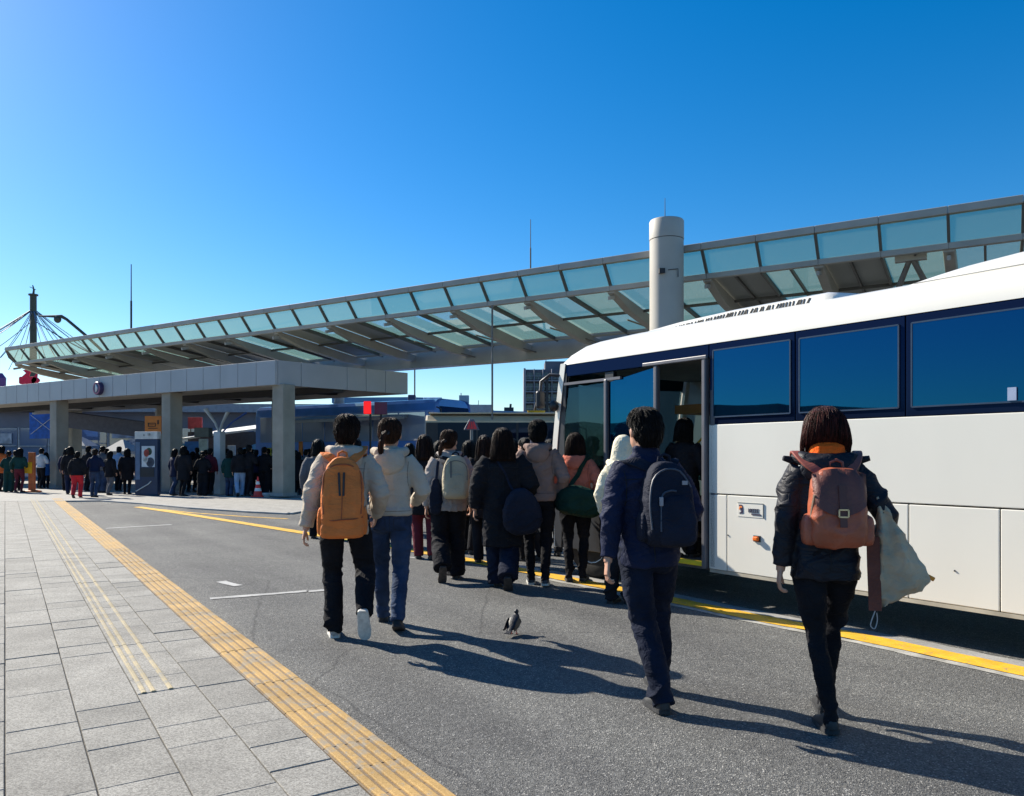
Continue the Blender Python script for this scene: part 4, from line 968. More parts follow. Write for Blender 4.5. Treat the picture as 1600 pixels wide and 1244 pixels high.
def ik(a, c, l1, l2, pole):
    a, c, pole = Vector(a), Vector(c), Vector(pole); d = c - a; L = min(d.length, (l1 + l2) * .998); n = d.normalized()
    c = a + n * L
    x = (l1 * l1 - l2 * l2 + L * L) / (2 * L); h = sqrt(max(0, l1 * l1 - x * x))
    p = pole - n * pole.dot(n); p.normalize()
    return a + n * x + p * h, c

def sring(cx, cy, z, rx, ry, n=28, e=2.4):
    P = []
    for j in range(n):
        t = 2 * pi * j / n; c_, s_ = cos(t), sin(t)
        P.append(Vector((cx + rx * math.copysign(abs(c_) ** (2 / e), c_), cy + ry * math.copysign(abs(s_) ** (2 / e), s_), z)))
    return P

def fold(seed, amp, fine=.28, lim=None):
    s = Vector((seed * 3.1, seed * 1.7, seed * 5.3))
    def f(p, n):
        q = Vector((p.x * 4 + p.z * 3.0, p.y * 5, p.z * 8.5 - p.x * 5)) + s
        q2 = Vector((p.x * 11, p.y * 11, p.z * 22)) + s
        a = max(0, 1 - 2.6 * abs(noise.noise(q))); a2 = max(0, 1 - 2.4 * abs(noise.noise(Vector((p.x * 9 - p.z * 5, p.y * 9, p.z * 13 + p.x * 8)) - s))); b = noise.noise(q2); c = noise.noise(p * 3.2 + s)
        k = lim(p) if lim else 1.0
        return amp * k * (1.0 * a * a * max(0, .45 + 1.3 * c) + .55 * a2 * a2 * max(0, .35 - c) + fine * b - .3)
    return f

def hand(mb, w, d, side, s, curl=1.0, fwd=Vector((0, 1, 0))):
    "palm with four fingers and a thumb; d points along the forearm"
    d = d.normalized(); pn = Vector((-side, 0, 0)); pn = (pn - d * pn.dot(d)).normalized(); lat = d.cross(pn).normalized()
    if lat.dot(fwd) < 0: lat = -lat
    secs = []
    for t, hw, th in ((-.02, .025, .019), (.0, .028, .018), (.03, .037, .015), (.06, .040, .014), (.085, .038, .012)):
        c = w + d * t * s
        secs.append([c + lat * cos(2*pi*j/12) * hw * s + pn * sin(2*pi*j/12) * th * s for j in range(12)])
    mb.loft(secs)
    for k, (o_, L, r) in enumerate(((.030, .072, .0078), (.010, .080, .008), (-.0105, .075, .0078), (-.030, .058, .007))):
        p = w + d * .082 * s + lat * o_ * s; pts = [p - d * .012 * s]; a = .25 * curl + .06 * k
        dirv = d * cos(a) + pn * sin(a)
        for seg, f_ in enumerate((.45, .31, .24)):
            p = p + dirv * L * f_ * s; pts.append(p.copy()); a += .55 * curl; dirv = d * cos(a) + pn * sin(a)
        mb.tube(pts, [r * s, r * s, r * .95 * s, r * .8 * s], 8)
    p = w + d * .022 * s + lat * .028 * s; t1 = (d * .65 + lat * .6 + pn * .45).normalized(); t2 = (d * .9 + lat * .15 + pn * .4).normalized()
    mb.tube([p - t1 * .012 * s, p + t1 * .034 * s, p + t1 * .034 * s + t2 * .03 * s, p + t1 * .034 * s + t2 * .048 * s], [.012 * s, .0105 * s, .009 * s, .0075 * s], 8)

def shoe(root, ball, yaw, pitch, s, mat, solemat, boot=False):
    f = Vector((sin(-yaw), cos(yaw), 0)); r = Vector((cos(yaw), sin(yaw), 0)); up = Vector((0, 0, 1))
    fp = f * cos(pitch) - up * sin(pitch); upp = up * cos(pitch) + f * sin(pitch)
    def P(t, x, z): return ball + fp * (t * s) + r * (x * s) + upp * (z * s)
    prof = [(-.175, .022, .055), (-.165, .033, .085), (-.13, .038, .10 if not boot else .15), (-.09, .039, .10 if not boot else .14), (-.04, .042, .07), (.01, .046, .055), (.05, .042, .045), (.075, .03, .036), (.088, .012, .026)]
    mb = MB(); secs = []
    for t, hw, h in prof:
        ring = []
        for j in range(14):
            a = 2 * pi * j / 14; c_, s_ = cos(a), sin(a); z = .02 + (h - .02) * (max(0, s_) ** .8) if s_ > 0 else .018
            ring.append(P(t, hw * (abs(c_) ** .7) * (1 if c_ > 0 else -1), z))
        secs.append(ring)
    mb.loft(secs); sh_ = mb.build('shoe', mat, root, smooth=True)
    mb = MB(); out = [(t, hw + .004) for t, hw, _ in prof]
    L = [P(t, -w_, 0) for t, w_ in out] + [P(t, w_, 0) for t, w_ in reversed(out)]
    U_ = [p + upp * .024 * s for p in L]; n = len(L)
    mb.add(L + U_, [tuple(range(n)), tuple(range(2 * n - 1, n - 1, -1))] + [(j, (j + 1) % n, n + (j + 1) % n, n + j) for j in range(n)])
    mb.build('sole', solemat, sh_)

HAIR = {  # levels: z, centre y, rx, ry (for a 1.72 m figure), crown downwards
 'short': [(1.722, -.008, .012, .014), (1.715, -.010, .042, .05), (1.695, -.012, .068, .082), (1.66, -.014, .085, .102), (1.62, -.022, .090, .100), (1.58, -.036, .087, .086), (1.545, -.048, .078, .068), (1.515, -.055, .062, .05), (1.495, -.058, .046, .034)],
 'bob': [(1.722, -.010, .012, .014), (1.714, -.012, .045, .052), (1.69, -.015, .073, .085), (1.655, -.02, .091, .102), (1.61, -.032, .099, .098), (1.56, -.044, .104, .092), (1.51, -.052, .110, .084), (1.47, -.058, .116, .078), (1.445, -.062, .118, .070)],
 'long': [(1.722, -.010, .012, .014), (1.714, -.012, .045, .052), (1.69, -.015, .074, .086), (1.655, -.02, .093, .103), (1.61, -.034, .102, .098), (1.56, -.048, .108, .092), (1.51, -.058, .116, .088), (1.46, -.072, .124, .082), (1.41, -.09, .128, .07), (1.385, -.10, .126, .05)],
 'scarf': [(1.722, -.010, .012, .014), (1.714, -.012, .047, .054), (1.69, -.015, .078, .09), (1.655, -.02, .098, .106), (1.61, -.034, .108, .100), (1.57, -.042, .114, .088), (1.545, -.042, .118, .078), (1.525, -.038, .120, .066), (1.505, -.02, .119, .046)],
 'pony': [(1.720, -.010, .012, .014), (1.712, -.012, .044, .051), (1.69, -.013, .071, .084), (1.655, -.016, .086, .100), (1.61, -.026, .088, .097), (1.57, -.042, .083, .08), (1.535, -.055, .07, .06), (1.51, -.06, .05, .04)],
}
def make_hair(root, style, mat, s, T, seed, strands=700, voxel=.008):
    "scalp cap with many overlapping tapered locks combed from the crown"
    lv = HAIR[style]; rg = random.Random(seed); mb = MB(); main = strands > 200
    mb.loft([sring(0, cy, z, max(.006, rx - .004), max(.006, ry - .004), 24, 2.15) for z, cy, rx, ry in lv])
    if style == 'pony':
        tail = [(.0, -.115, 1.60), (-.012, -.146, 1.575), (-.03, -.154, 1.52), (-.038, -.146, 1.46), (-.02, -.142, 1.40)]
        mb.tube(tail, [.018, .020, .024, .020, .010], 12); mb.ell((-.002, -.124, 1.592), .022, .014, .022, 10, 6)
    mb.v = [tuple(T(Vector(p) * s)) for p in mb.v]
    me = remesh(mb, voxel * s, 2, 'hair')
    st = MB(); zz = [l[0] for l in lv]
    def surf(z, ph, off):
        for a, b in zip(lv, lv[1:]):
            if b[0] <= z <= a[0]:
                t = (a[0] - z) / (a[0] - b[0]); cy, rx, ry = (a[i] + (b[i] - a[i]) * t for i in (1, 2, 3)); break
        else:
            _, cy, rx, ry = lv[-1] if z < lv[-1][0] else lv[0]
        return Vector(((rx + off) * cos(ph), cy + (ry + off) * sin(ph), z))
    def lock(pts, r):
        n = len(pts); pts = [T(p * s) for p in pts]; k = 5 if main else 4
        k = 4; st.tube(pts, [r * s * (.55 + .45 * sin(pi * min(1, .2 + q / (n - 1)))) * (1 - .88 * (q / (n - 1)) ** 2.2) for q in range(n)], k, cap=False)
    if mat.name.startswith('cloth'): pass
    elif style == 'short':
        for i in range(900 if main else 60):
            u_ = rg.random(); z0 = zz[1] - (zz[1] - zz[-2]) * u_ ** 1.15; ph = rg.uniform(0, 2 * pi); ln = rg.uniform(.045, .085) * (1 - .35 * u_); dph = rg.uniform(-.35, .35) * (1.3 - u_); lift = rg.uniform(.0, .014)
            lock([surf(max(z0 - ln * t * (.5 + .5 * u_ + .2), zz[-1] - .005), ph + dph * t, -.006 + (.004 + lift) * t) for t in (0, .33, .66, 1)], rg.uniform(.0022, .0052) * (1 if main else 2.2))
    else:
        for i in range(760 if main else 46):
            ph = rg.uniform(0, 2 * pi); z0 = rg.uniform(zz[4], zz[0] - .003); zend = zz[-1] - rg.uniform(-.03, .035)
            if style == 'scarf': zend -= .085 * abs(cos(ph)) ** 1.5
            if style == 'pony': zend = max(zz[-1], z0 - rg.uniform(.06, .11))
            dph = rg.uniform(-.10, .10); wob = rg.uniform(-.05, .05); off = rg.uniform(-.004, .003)
            lock([surf(z0 + (zend - z0) * t, ph + dph * t + wob * sin(5 * t), off - .003 + .004 * sin(pi * t)) for t in (0, .15, .3, .45, .6, .75, .88, 1)], rg.uniform(.0016, .0040) * (1 if main else 2.4))
        if style == 'pony':
            for i in range(120 if main else 10):
                a = rg.uniform(0, 2 * pi); rr = rg.uniform(.006, .022); P = []
                for q, c in enumerate(dense([(.0, -.118, 1.60), (-.012, -.148, 1.575), (-.03, -.156, 1.52), (-.038, -.148, 1.46), (-.02, -.144, 1.40), (rg.uniform(-.02, .02), -.145, 1.36 - rg.uniform(-.02, .03))], 2)):
                    P.append(c + Vector((cos(a) * rr * (1 if q < 9 else .5), sin(a) * rr * .7, 0)))
                lock(P, rg.uniform(.002, .0042))
    bm = bmesh.new(); bm.from_mesh(me); tmp = bpy.data.meshes.new('t'); tmp.from_pydata(st.v, [], st.f); bm.from_mesh(tmp); bm.to_mesh(me); bm.free(); bpy.data.meshes.remove(tmp)
    me.polygons.foreach_set('use_smooth', [True] * len(me.polygons))
    ho = obj('hair', me, mat, root)
    if style == 'pony' and main:
        t = MB(); t.tube([T(Vector((.024 * cos(a) * 1.1 - .004, -.135 + .012 * sin(a), 1.588 + .022 * sin(a) * .6)) * s) for a in [2*pi*i/12 for i in range(13)]], .006, 6); t.build('hair_tie', M_DARK, ho, smooth=True)
    return ho

HS = 1.10
TROUSERS = {'slim': [.098, .088, .061, .055, .042], 'regular': [.100, .094, .080, .073, .066], 'wide': [.104, .104, .098, .100, .100], 'jeans': [.100, .092, .074, .066, .058]}

def person(loc, yaw, H, label, jacket, trousers, hair, feet, arms, lean=.04, sway=0.0, headturn=0.0, headtilt=0.0, shoes=('black', 'dark'), main=True, seed=1,
           wide=1.0, hem=.84, hood=None, collar=True, collar_mat=None, cut='regular', jfold=.014, tfold=.020, sleeve=1.0, hair_mat=None, skirt=None, hem_w=1.0, name='person', group=None, shirt=None, face_up=0):
    s = H / 1.72; root = empty(name, loc, yaw, label, 'person', group)
    vx = .009 if main else .016; vj = .010 if main else .02
    piv = Vector((0, 0, .95)) * s
    Ml = Matrix.Rotation(-lean, 3, 'X') @ Matrix.Rotation(sway, 3, 'Y')
    def T(p): return Ml @ (p - piv) + piv if p.z > piv.z else p
    Mh = Matrix.Rotation(headturn, 3, 'Z') @ Matrix.Rotation(-headtilt, 3, 'X'); hp_ = Vector((0, -.01, 1.48)) * s
    def TH(p): return T(Mh @ (p - hp_) * HS + hp_)
    V = lambda x, y, z: Vector((x, y, z)) * s
    # ---- legs
    legs = {}
    drop = 0.0
    for sd, (fx, fy, fyaw, pit, lift) in zip((-1, 1), feet):
        ball = V(fx, fy, lift); f = Vector((sin(-fyaw), cos(fyaw), 0))
        ank = ball + s * (f * (-.13 * cos(pit) + .085 * sin(pit)) + Vector((0, 0, .13 * sin(pit) + .085 * cos(pit))))
        legs[sd] = [ball, fyaw, pit, ank]
        need = (ank - V(sd * .09, 0, .92)).length - .845 * s
        drop = max(drop, need)
    hz_ = .92 * s - max(0, drop) * 1.05
    body = MB(); tr = MB(); hands = MB(); rads = TROUSERS[cut]
    for sd in (-1, 1):
        ball, fyaw, pit, ank = legs[sd]; hip = Vector((sd * .088 * s, 0, hz_))
        knee, ank2 = ik(hip, ank, .43 * s, .425 * s, Vector((sd * .12, 1, 0)))
        body.tube([hip, knee, ank2], [.05 * s, .04 * s, .03 * s], 8)
        fdir = Vector((sin(-fyaw), cos(fyaw), 0)) * cos(pit) - Vector((0, 0, sin(pit)))
        sh_dir = (ank2 - knee).normalized(); bot = ank2 + sh_dir * .045 * s
        m1 = hip.lerp(knee, .45) + Vector((sd * .006, -.012, 0)) * s; m2 = knee.lerp(bot, .4) + Vector((0, -.018, 0)) * s
        tr.tube([hip + Vector((0, 0, .02 * s)), m1, knee, m2, bot], [r * s * (wide * .5 + .5) for r in rads], 20)
        legs[sd] += [knee, ank2]
    pz = hz_ - .92 * s
    tr.loft([[p * s + Vector((0, 0, pz)) for p in sring(0, y, z, rx, ry, 28)] for z, y, rx, ry in ((.80, -.005, .12, .085), (.85, -.01, .165 * wide, .115), (.92, -.012, .172 * wide, .122), (1.0, -.004, .162 * wide, .112), (1.06, 0, .155 * wide, .105))])
    for sd in (-1, 1): tr.ell(V(sd * .072, -.050, .865) + Vector((0, 0, pz)), .085 * s, .072 * s, .09 * s, 14, 8)
    if skirt:
        z1, z2, r1, r2 = skirt
        tr.loft([[p * s for p in sring(0, (legs[-1][0].y + legs[1][0].y) * .25 / s * (1 - (z - z1) / (z2 - z1)) - .01, z, r1 + (r2 - r1) * (z - z1) / (z2 - z1), (r1 + (r2 - r1) * (z - z1) / (z2 - z1)) * .8, 28)] for z in [z1 + (z2 - z1) * i / 6 for i in range(7)]])
    # ---- torso, head, arms
    body.loft([[T(p * s) for p in sring(0, 0, z, rx, ry, 20)] for z, rx, ry in ((.86, .10, .07), (1.0, .12, .08), (1.2, .13, .085), (1.36, .13, .075), (1.43, .07, .06))])
    body.tube([T(V(0, -.01, 1.38)), T(V(0, -.012, 1.46)), TH(V(0, -.004, 1.54)), TH(V(0, 0, 1.60))], [.062 * s, .056 * s, .054 * s, .056 * s], 14)
    RH = Ml @ Mh * HS
    body.ell(TH(V(0, -.008, 1.605)), .076 * s, .094 * s, .098 * s, 20, 14, RH)
    body.ell(TH(V(0, .022, 1.545)), .058 * s, .068 * s, .075 * s, 16, 10, RH)
    body.ell(TH(V(0, .092, 1.575)), .012 * s, .020 * s, .022 * s, 10, 6, RH)
    body.ell(TH(V(0, .080, 1.536)), .022 * s, .012 * s, .008 * s, 10, 6, RH)
    for sd in (-1, 1): body.ell(TH(V(sd * .080, -.008, 1.578)), .010 * s, .020 * s, .032 * s, 10, 8, RH)
    jk = MB(); w_ = wide
    jk.loft([[T(p * s) for p in sring(0, cy, z, rx, ry, 32)] for z, cy, rx, ry in ((hem, -.012, .182 * w_ * hem_w, .142 * max(w_, 1.04) * hem_w), (hem + .05, -.012, .185 * w_ * hem_w, .144 * max(w_, 1.04) * hem_w), (.98, -.004, .174 * w_, .126 * w_), (1.08, 0, .168 * w_, .122 * w_), (1.2, -.004, .176 * w_, .126 * w_), (1.31, -.012, .178 * w_, .122 * w_), (1.385, -.014, .158 * w_, .100 * w_), (1.43, -.012, .112, .080), (1.475, -.010, .072, .068))])
    for sd, (wx_, wy, wz) in zip((-1, 1), arms):
        shd = T(V(sd * .165 * (.5 + .5 * w_), -.012, 1.375)); wr = V(wx_, wy, wz); el, wr = ik(shd, wr, .285 * s, .255 * s, Vector((sd * .55, -1, -.1)))
        body.tube([shd, el, wr], [.04 * s, .035 * s, .026 * s], 8)
        fd = (wr - el).normalized(); hand(hands, wr + fd * .012 * s, fd, sd, s * .96, curl=1.25); hands.tube([wr - fd * .08 * s, wr + fd * .0 * s, wr + fd * .02 * s], [.030 * s, .026 * s, .024 * s], 12)
        r_ = [.083 * w_, .078 * w_ * sleeve, .069 * w_ * sleeve, .061 * w_ * sleeve, .050 * (.6 + .4 * w_) * sleeve]
        top = shd + Vector((-sd * .045 * s, 0, .012 * s))
        jk.tube([top, shd.lerp(el, .35), el, el.lerp(wr, .5), wr - fd * .005], [r * s for r in r_], 18)
    if collar:
        for k in range(1):
            jk.loft([[T(p * s) for p in sring(0, -.012, z, rx, ry, 24)] for z, rx, ry in ((1.43, .082, .078), (1.47, .076, .074), (1.50, .072, .070))])
    seedv = seed
    elz = 1.1 * s
    jm = remesh(jk, vj * s, 4 if main else 2, 'jacket')
    if main: displace(jm, fold(seedv, jfold, lim=lambda p: 1.0 if abs(p.x) < .17 * s else .85))
    jo = obj('jacket', jm, jacket, root)
    tm_ = remesh(tr, vj * s, 4 if main else 2, 'trousers')
    kz = .49 * s
    if main: displace(tm_, fold(seedv + 9, tfold, fine=.3, lim=lambda p: .45 + 1.0 * math.exp(-((p.z - kz) / (.10 * s)) ** 2) + 1.1 * math.exp(-((p.z - .10 * s) / (.09 * s)) ** 2) + .4 * math.exp(-((p.z - .80 * s) / (.06 * s)) ** 2)))
    to = obj('trousers', tm_, trousers, root)
    bmsh = remesh(body, vx * s, 2 if main else 1, 'body'); hm2 = remesh(hands, (.0036 if main else .009) * s, 1, 'h')
    bm = bmesh.new(); bm.from_mesh(bmsh); bm.from_mesh(hm2); bm.to_mesh(bmsh); bm.free(); bpy.data.meshes.remove(hm2); bmsh.polygons.foreach_set('use_smooth', [True] * len(bmsh.polygons)); obj('body', bmsh, M_SKIN, root)
    for sd in (-1, 1):
        if main: MB().ell(TH(V(sd * .032, .076, 1.598)), .011 * s, .008 * s, .006 * s, 8, 6, RH).build('eye', M_DARK, root, smooth=True)
        sc = {'black': pmat('shoe_black', (.018, .018, .02), .55, .2, 12, .1, 60), 'white': pmat('shoe_white', (.5, .42, .38), .6, .2, 14, .1, 60), 'navy': pmat('shoe_navy', (.03, .035, .05), .6, .2, 12)}
        so_ = {'dark': pmat('sole_dark', (.03, .03, .032), .8, .3, 40, .2, 60), 'white': pmat('sole_white', (.62, .60, .55), .7, .15, 30), 'brown': pmat('sole_brown', (.08, .06, .05), .8, .3, 30)}
        shoe(root, legs[sd][0], legs[sd][1], legs[sd][2], s, sc[shoes[0]], so_[shoes[1]])
    if hood:
        hb = MB(); hm, hw, hd = hood
        P = [(-.118 * hw, .045, 1.455), (-.125 * hw, -.03, 1.455), (-.09 * hw, -.095, 1.44), (0, -.128, 1.428), (.09 * hw, -.095, 1.44), (.125 * hw, -.03, 1.455), (.118 * hw, .045, 1.455)]
        hb.tube([T(V(*p)) for p in P], [r * s for r in (.022, .036, .045, .05, .045, .036, .022)], 14)
        hb.ell(T(V(0, -.125, 1.405 - .03 * hd)), .125 * hw * s, .052 * s, (.075 + .03 * hd) * s, 18, 10, Ml)
        hme = remesh(hb, vj * .9 * s, 4 if main else 2, 'hood')
        if main: displace(hme, fold(seedv + 4, .008))
        obj('hood', hme, hm, jo)
    if collar_mat:
        cb = MB(); cb.loft([[T(p * s) for p in sring(0, -.014, z, rx, ry, 24)] for z, rx, ry in (((1.44, .088, .085), (1.48, .084, .08), (1.525, .074, .072)) if hair != 'scarf' else ((1.43, .10, .118), (1.47, .105, .130), (1.515, .099, .122), (1.545, .08, .095)))])
        cm = remesh(cb, .008 * s, 3, 'scarf'); displace(cm, fold(seedv + 2, .009)); obj('scarf', cm, collar_mat, root)
    if hair: make_hair(root, hair, hair_mat or H_BLACK, s, TH, seed, 700 if main else 60, .008 if main else .014)
    root['s'] = s
    root['s'] = s
    if hood:
        jm = [v for v in (jm, hme)]
    return root, jm, T, s

def dropprop(r):
    if 's' in r: del r['s']

def skin_of(me):
    V_, F_ = [], []
    for m in (me if isinstance(me, list) else [me]):
        k = len(V_); V_ += [v.co[:] for v in m.vertices]; F_ += [tuple(i + k for i in p.vertices) for p in m.polygons]
    return BVHTree.FromPolygons(V_, F_)

def ribbon(pts, wd, th, up=None):
    "strap: flat band through points; up lists the outward direction at each point"
    mb = MB(); secs = []; pts = [Vector(p) for p in pts]
    for i, p in enumerate(pts):
        d = (pts[min(i + 1, len(pts) - 1)] - pts[max(i - 1, 0)]).normalized(); n = Vector(up[i]); n = (n - d * n.dot(d)).normalized(); r = d.cross(n)
        secs.append([p - r * wd / 2 - n * th / 2, p + r * wd / 2 - n * th / 2, p + r * wd / 2 + n * th / 2, p - r * wd / 2 + n * th / 2])
    mb.loft(secs); return mb

def hug(bvh, pts, off):
    "lay a path of points on a garment; returns points and outward normals"
    P, N_ = [], []
    for p in pts:
        q, n, i, d = bvh.find_nearest(Vector(p)); P.append(q + n * off); N_.append(n)
    for _ in range(2):
        P = [P[0]] + [(P[i - 1] + P[i] * 2 + P[i + 1]) / 4 for i in range(1, len(P) - 1)] + [P[-1]]
        N_ = [N_[0]] + [(N_[i - 1] + N_[i] * 2 + N_[i + 1]).normalized() for i in range(1, len(N_) - 1)] + [N_[-1]]
    return P, N_

def dense(pts, k=5):
    pts = [Vector(p) for p in pts]; out = []
    for i in range(len(pts) - 1):
        p0, p1, p2, p3 = pts[max(i - 1, 0)], pts[i], pts[i + 1], pts[min(i + 2, len(pts) - 1)]
        for q in range(k):
            t = q / k; out.append(.5 * ((2 * p1) + (p2 - p0) * t + (2 * p0 - 5 * p1 + 4 * p2 - p3) * t * t + (3 * p1 - p0 - 3 * p2 + p3) * t ** 3))
    return out + [pts[-1]]

def outline(w, z0, z1, ntop=2.6, nbot=5.0, taper=.9, n=44):
    zc, hh = z0 + (z1 - z0) * .45, None; P = []
    for j in range(n):
        t = 2 * pi * j / n; c_, s_ = cos(t), sin(t); e = ntop if s_ > 0 else nbot
        hh = (z1 - zc) if s_ > 0 else (zc - z0)
        x = math.copysign(abs(c_) ** (2 / e), c_) * w / 2; z = math.copysign(abs(s_) ** (2 / e), s_) * hh
        x *= 1 - (1 - taper) * max(0, s_); P.append((x, zc + z))
    return P

def sack(P, y0, d, cx=0.0, lean=0.0, prof=((0, .96), (.05, 1), (.5, 1.0), (.78, .96), (.93, .84), (1, .6))):
    zc = sum(z for _, z in P) / len(P); mb = MB()
    mb.loft([[(cx + x * k, y0 - d * t * (1.0 - .25 * max(0, (z - zc)) / .35) + lean * (z - zc), zc + (z - zc) * (k * .5 + .5 if k > .9 else k)) for x, z in P] for t, k in prof])
    return mb

def backpack(root, jm, T, s, label, mat, w, z0, z1, d, cx=0.0, trim=None, strapw=.055, pocket=None, style='plain', name='backpack', seed=1, lift=0.0, strapx=.075, fold_amp=.008, strapmat=None, lean=.05, ntop=2.6):
    bp = empty(name, root.location, root.rotation_euler.z, label, 'backpack')
    bvh = skin_of(jm); zc = (z0 + z1) / 2
    hit = [bvh.ray_cast(Vector((cx + dx, -1, zz)), Vector((0, 1, 0)))[0] for zz in (z0 + .1, zc, z1 - .08) for dx in (-.05, .05)]
    hit = [h.y for h in hit if h is not None]
    y0 = (min(hit) if hit else -.13) + .012
    main_ = remesh(sack(outline(w, z0, z1, ntop=ntop), y0, d, cx, lean), .0085, 3, 'main_compartment'); displace(main_, fold(seed, fold_amp))
    mo = obj('main_compartment', main_, mat, bp)
    pb = BVHTree.FromPolygons([v.co[:] for v in main_.vertices], [p.vertices[:] for p in main_.polygons])
    trim = trim or M_DARK; sm = strapmat or mat
    def back(x, z):
        h = pb.ray_cast(Vector((cx + x, -2, z)), Vector((0, 1, 0)))[0]
        return h.y if h is not None else y0 - d * .5
    def line(pts, r, nm, m_, flat=None):
        Q = [Vector((cx + x, back(x, z) - r * .4, z)) for x, z in pts]
        MB().tube(dense(Q, 3), r, 6).build(nm, m_, bp, smooth=True)
    # shoulder straps: up the back, over the shoulder, down the chest and back under the arm
    for sd in (-1, 1):
        def cast(o_, d_, fallback):
            h, n, _, _ = bvh.ray_cast(Vector(o_), Vector(d_)); return (h, n) if h is not None else (Vector(fallback), -Vector(d_))
        pn = []
        xs = strapx
        a0 = Vector((cx * .8 + sd * .05, y0 - .03, z1 - .06))
        for k in range(4):
            t = k / 4; x = cx * .8 * (1 - t) + sd * (.05 + (xs + .068 - .05) * t ** 1.2); z = z1 - .05 + (1.435 * s - z1 + .05) * t
            h, n = cast((x, -1, z), (0, 1, 0), (x, y0, z)); pn.append((Vector((x, min(h.y, y0 + .02) if t < .3 else h.y, z)), Vector((0, -1, .3))))
        for y in (-.055, -.02, .02, .06):
            x = sd * (xs + .068); h, n = cast((x, y * s, 2), (0, 0, -1), (x, y, 1.43 * s)); pn.append((h, Vector((0, y * 5, 1))))
        for z in (1.38, 1.3, 1.2, 1.1):
            x = sd * (xs + .055); h, n = cast((x, 1, z * s), (0, -1, 0), (x, .12, z * s)); pn.append((h, Vector((0, 1, .1))))
        pn.append((Vector((sd * (xs + .09), .03, 1.03 * s)), Vector((sd, .3, 0)))); pn.append((Vector((cx + sd * w * .44, y0 - .03, z0 + .12)), Vector((sd, -.2, 0))))
        P_ = [p + n.normalized() * .012 for p, n in pn]; N_ = [n.normalized() for p, n in pn]
        for _ in range(2):
            P_ = [P_[0]] + [(P_[i - 1] + P_[i] * 2 + P_[i + 1]) / 4 for i in range(1, len(P_) - 1)] + [P_[-1]]
            N_ = [N_[0]] + [(N_[i - 1] + N_[i] * 2 + N_[i + 1]).normalized() for i in range(1, len(N_) - 1)] + [N_[-1]]
        D_ = dense(P_, 3); DN = [n.normalized() for n in dense(N_, 3)]
        ribbon(D_, strapw, .014, DN).build('strap', sm, bp, bevel=.004)
    # carrying loop
    MB().tube([(cx - .035, y0 - .02, z1 - .025), (cx - .03, y0 - .025, z1 + .025), (cx, y0 - .025, z1 + .038), (cx + .03, y0 - .025, z1 + .025), (cx + .035, y0 - .02, z1 - .025)], .009, 8).build('handle', sm, bp, smooth=True)
    if style == 'zip_panel':       # tall pack: seam arch, twin zips, base pocket, lower band
        h = z1 - z0
        arch = [(-w * .42, z0 + h * .30), (-w * .44, z0 + h * .6), (-w * .40, z0 + h * .80), (-w * .2, z0 + h * .885), (0, z0 + h * .90), (w * .2, z0 + h * .885), (w * .40, z0 + h * .80), (w * .44, z0 + h * .6), (w * .42, z0 + h * .30)]
        line(arch, .006, 'seam', trim)
        line([(-w * .46, z0 + h * .235), (-w * .2, z0 + h * .225), (.0, z0 + h * .235), (w * .25, z0 + h * .24), (w * .46, z0 + h * .26)], .006, 'seam', trim)
        for x, a, b in ((-.022, .52, .80), (.010, .52, .80)): line([(x * 1.2, z0 + h * b), (x, z0 + h * (a + b) / 2), (x * .8, z0 + h * a)], .0085, 'zip', M_DARK)
        line([(0.0, z0 + h * .52), (-.006, z0 + h * .24)], .004, 'seam', trim)
        pk = remesh(sack(outline(w * 1.02, z0 - .004, z0 + h * .26, 4.5, 5), y0 - d * .22, d * .84, cx, lean), .009, 3, 'base_pocket'); displace(pk, fold(seed + 5, .006)); obj('base_pocket', pk, mat, bp)
        for sd in (-1, 1):
            q = remesh(sack(outline(.07, z0 + .02, z0 + h * .38, 3, 4), y0 - d * .15, d * .6, cx + sd * w * .47, 0), .009, 3, 'side_pocket'); obj('side_pocket', q, mat, bp)
    elif style == 'slope':          # navy pack: curved front panel with a zip
        h = z1 - z0
        line([(-w * .40, z0 + h * .22), (-w * .43, z0 + h * .5), (-w * .34, z0 + h * .78), (-w * .1, z0 + h * .90), (w * .2, z0 + h * .88), (w * .40, z0 + h * .70)], .006, 'zip', trim)
        line([(-w * .24, z0 + h * .20), (-w * .22, z0 + h * .50), (-w * .17, z0 + h * .62), (-w * .02, z0 + h * .66), (w * .1, z0 + h * .655)], .006, 'zip', trim)
        q = remesh(sack(outline(w * .78, z0 + .01, z0 + h * .62, 3, 5), y0 - d * .5, d * .62, cx + .03, lean), .009, 3, 'front_pocket'); displace(q, fold(seed + 5, .007)); obj('front_pocket', q, mat, bp)
        MB().box((cx - w * .22, back(-w * .22, z0 + h * .54) - .008, z0 + h * .54), (.022, .012, .05)).build('zip_pull', pmat('pull_grey', (.25, .25, .28), .4), bp, bevel=.003)
        MB().box((cx + w * .27, back(w * .27, z0 + h * .75) - .006, z0 + h * .75), (.03, .01, .022)).build('badge', pmat('pull_grey', (.25, .25, .28)), bp)
        for sd in (-1, 1):
            q = remesh(sack(outline(.07, z0 + .03, z0 + h * .42, 3, 4), y0 - d * .15, d * .6, cx + sd * w * .46, 0), .009, 3, 'side_pocket'); obj('side_pocket', q, mat, bp)
    elif style == 'flap':           # leather pack: flap with buckled strap
        h = z1 - z0; secs = []
        rows = [z1 - .005, z1 - .05, z1 - .11, z1 - .17, z1 - .215, z1 - .245]
        FV = MB(); top = []; cols_ = 15
        grid = []
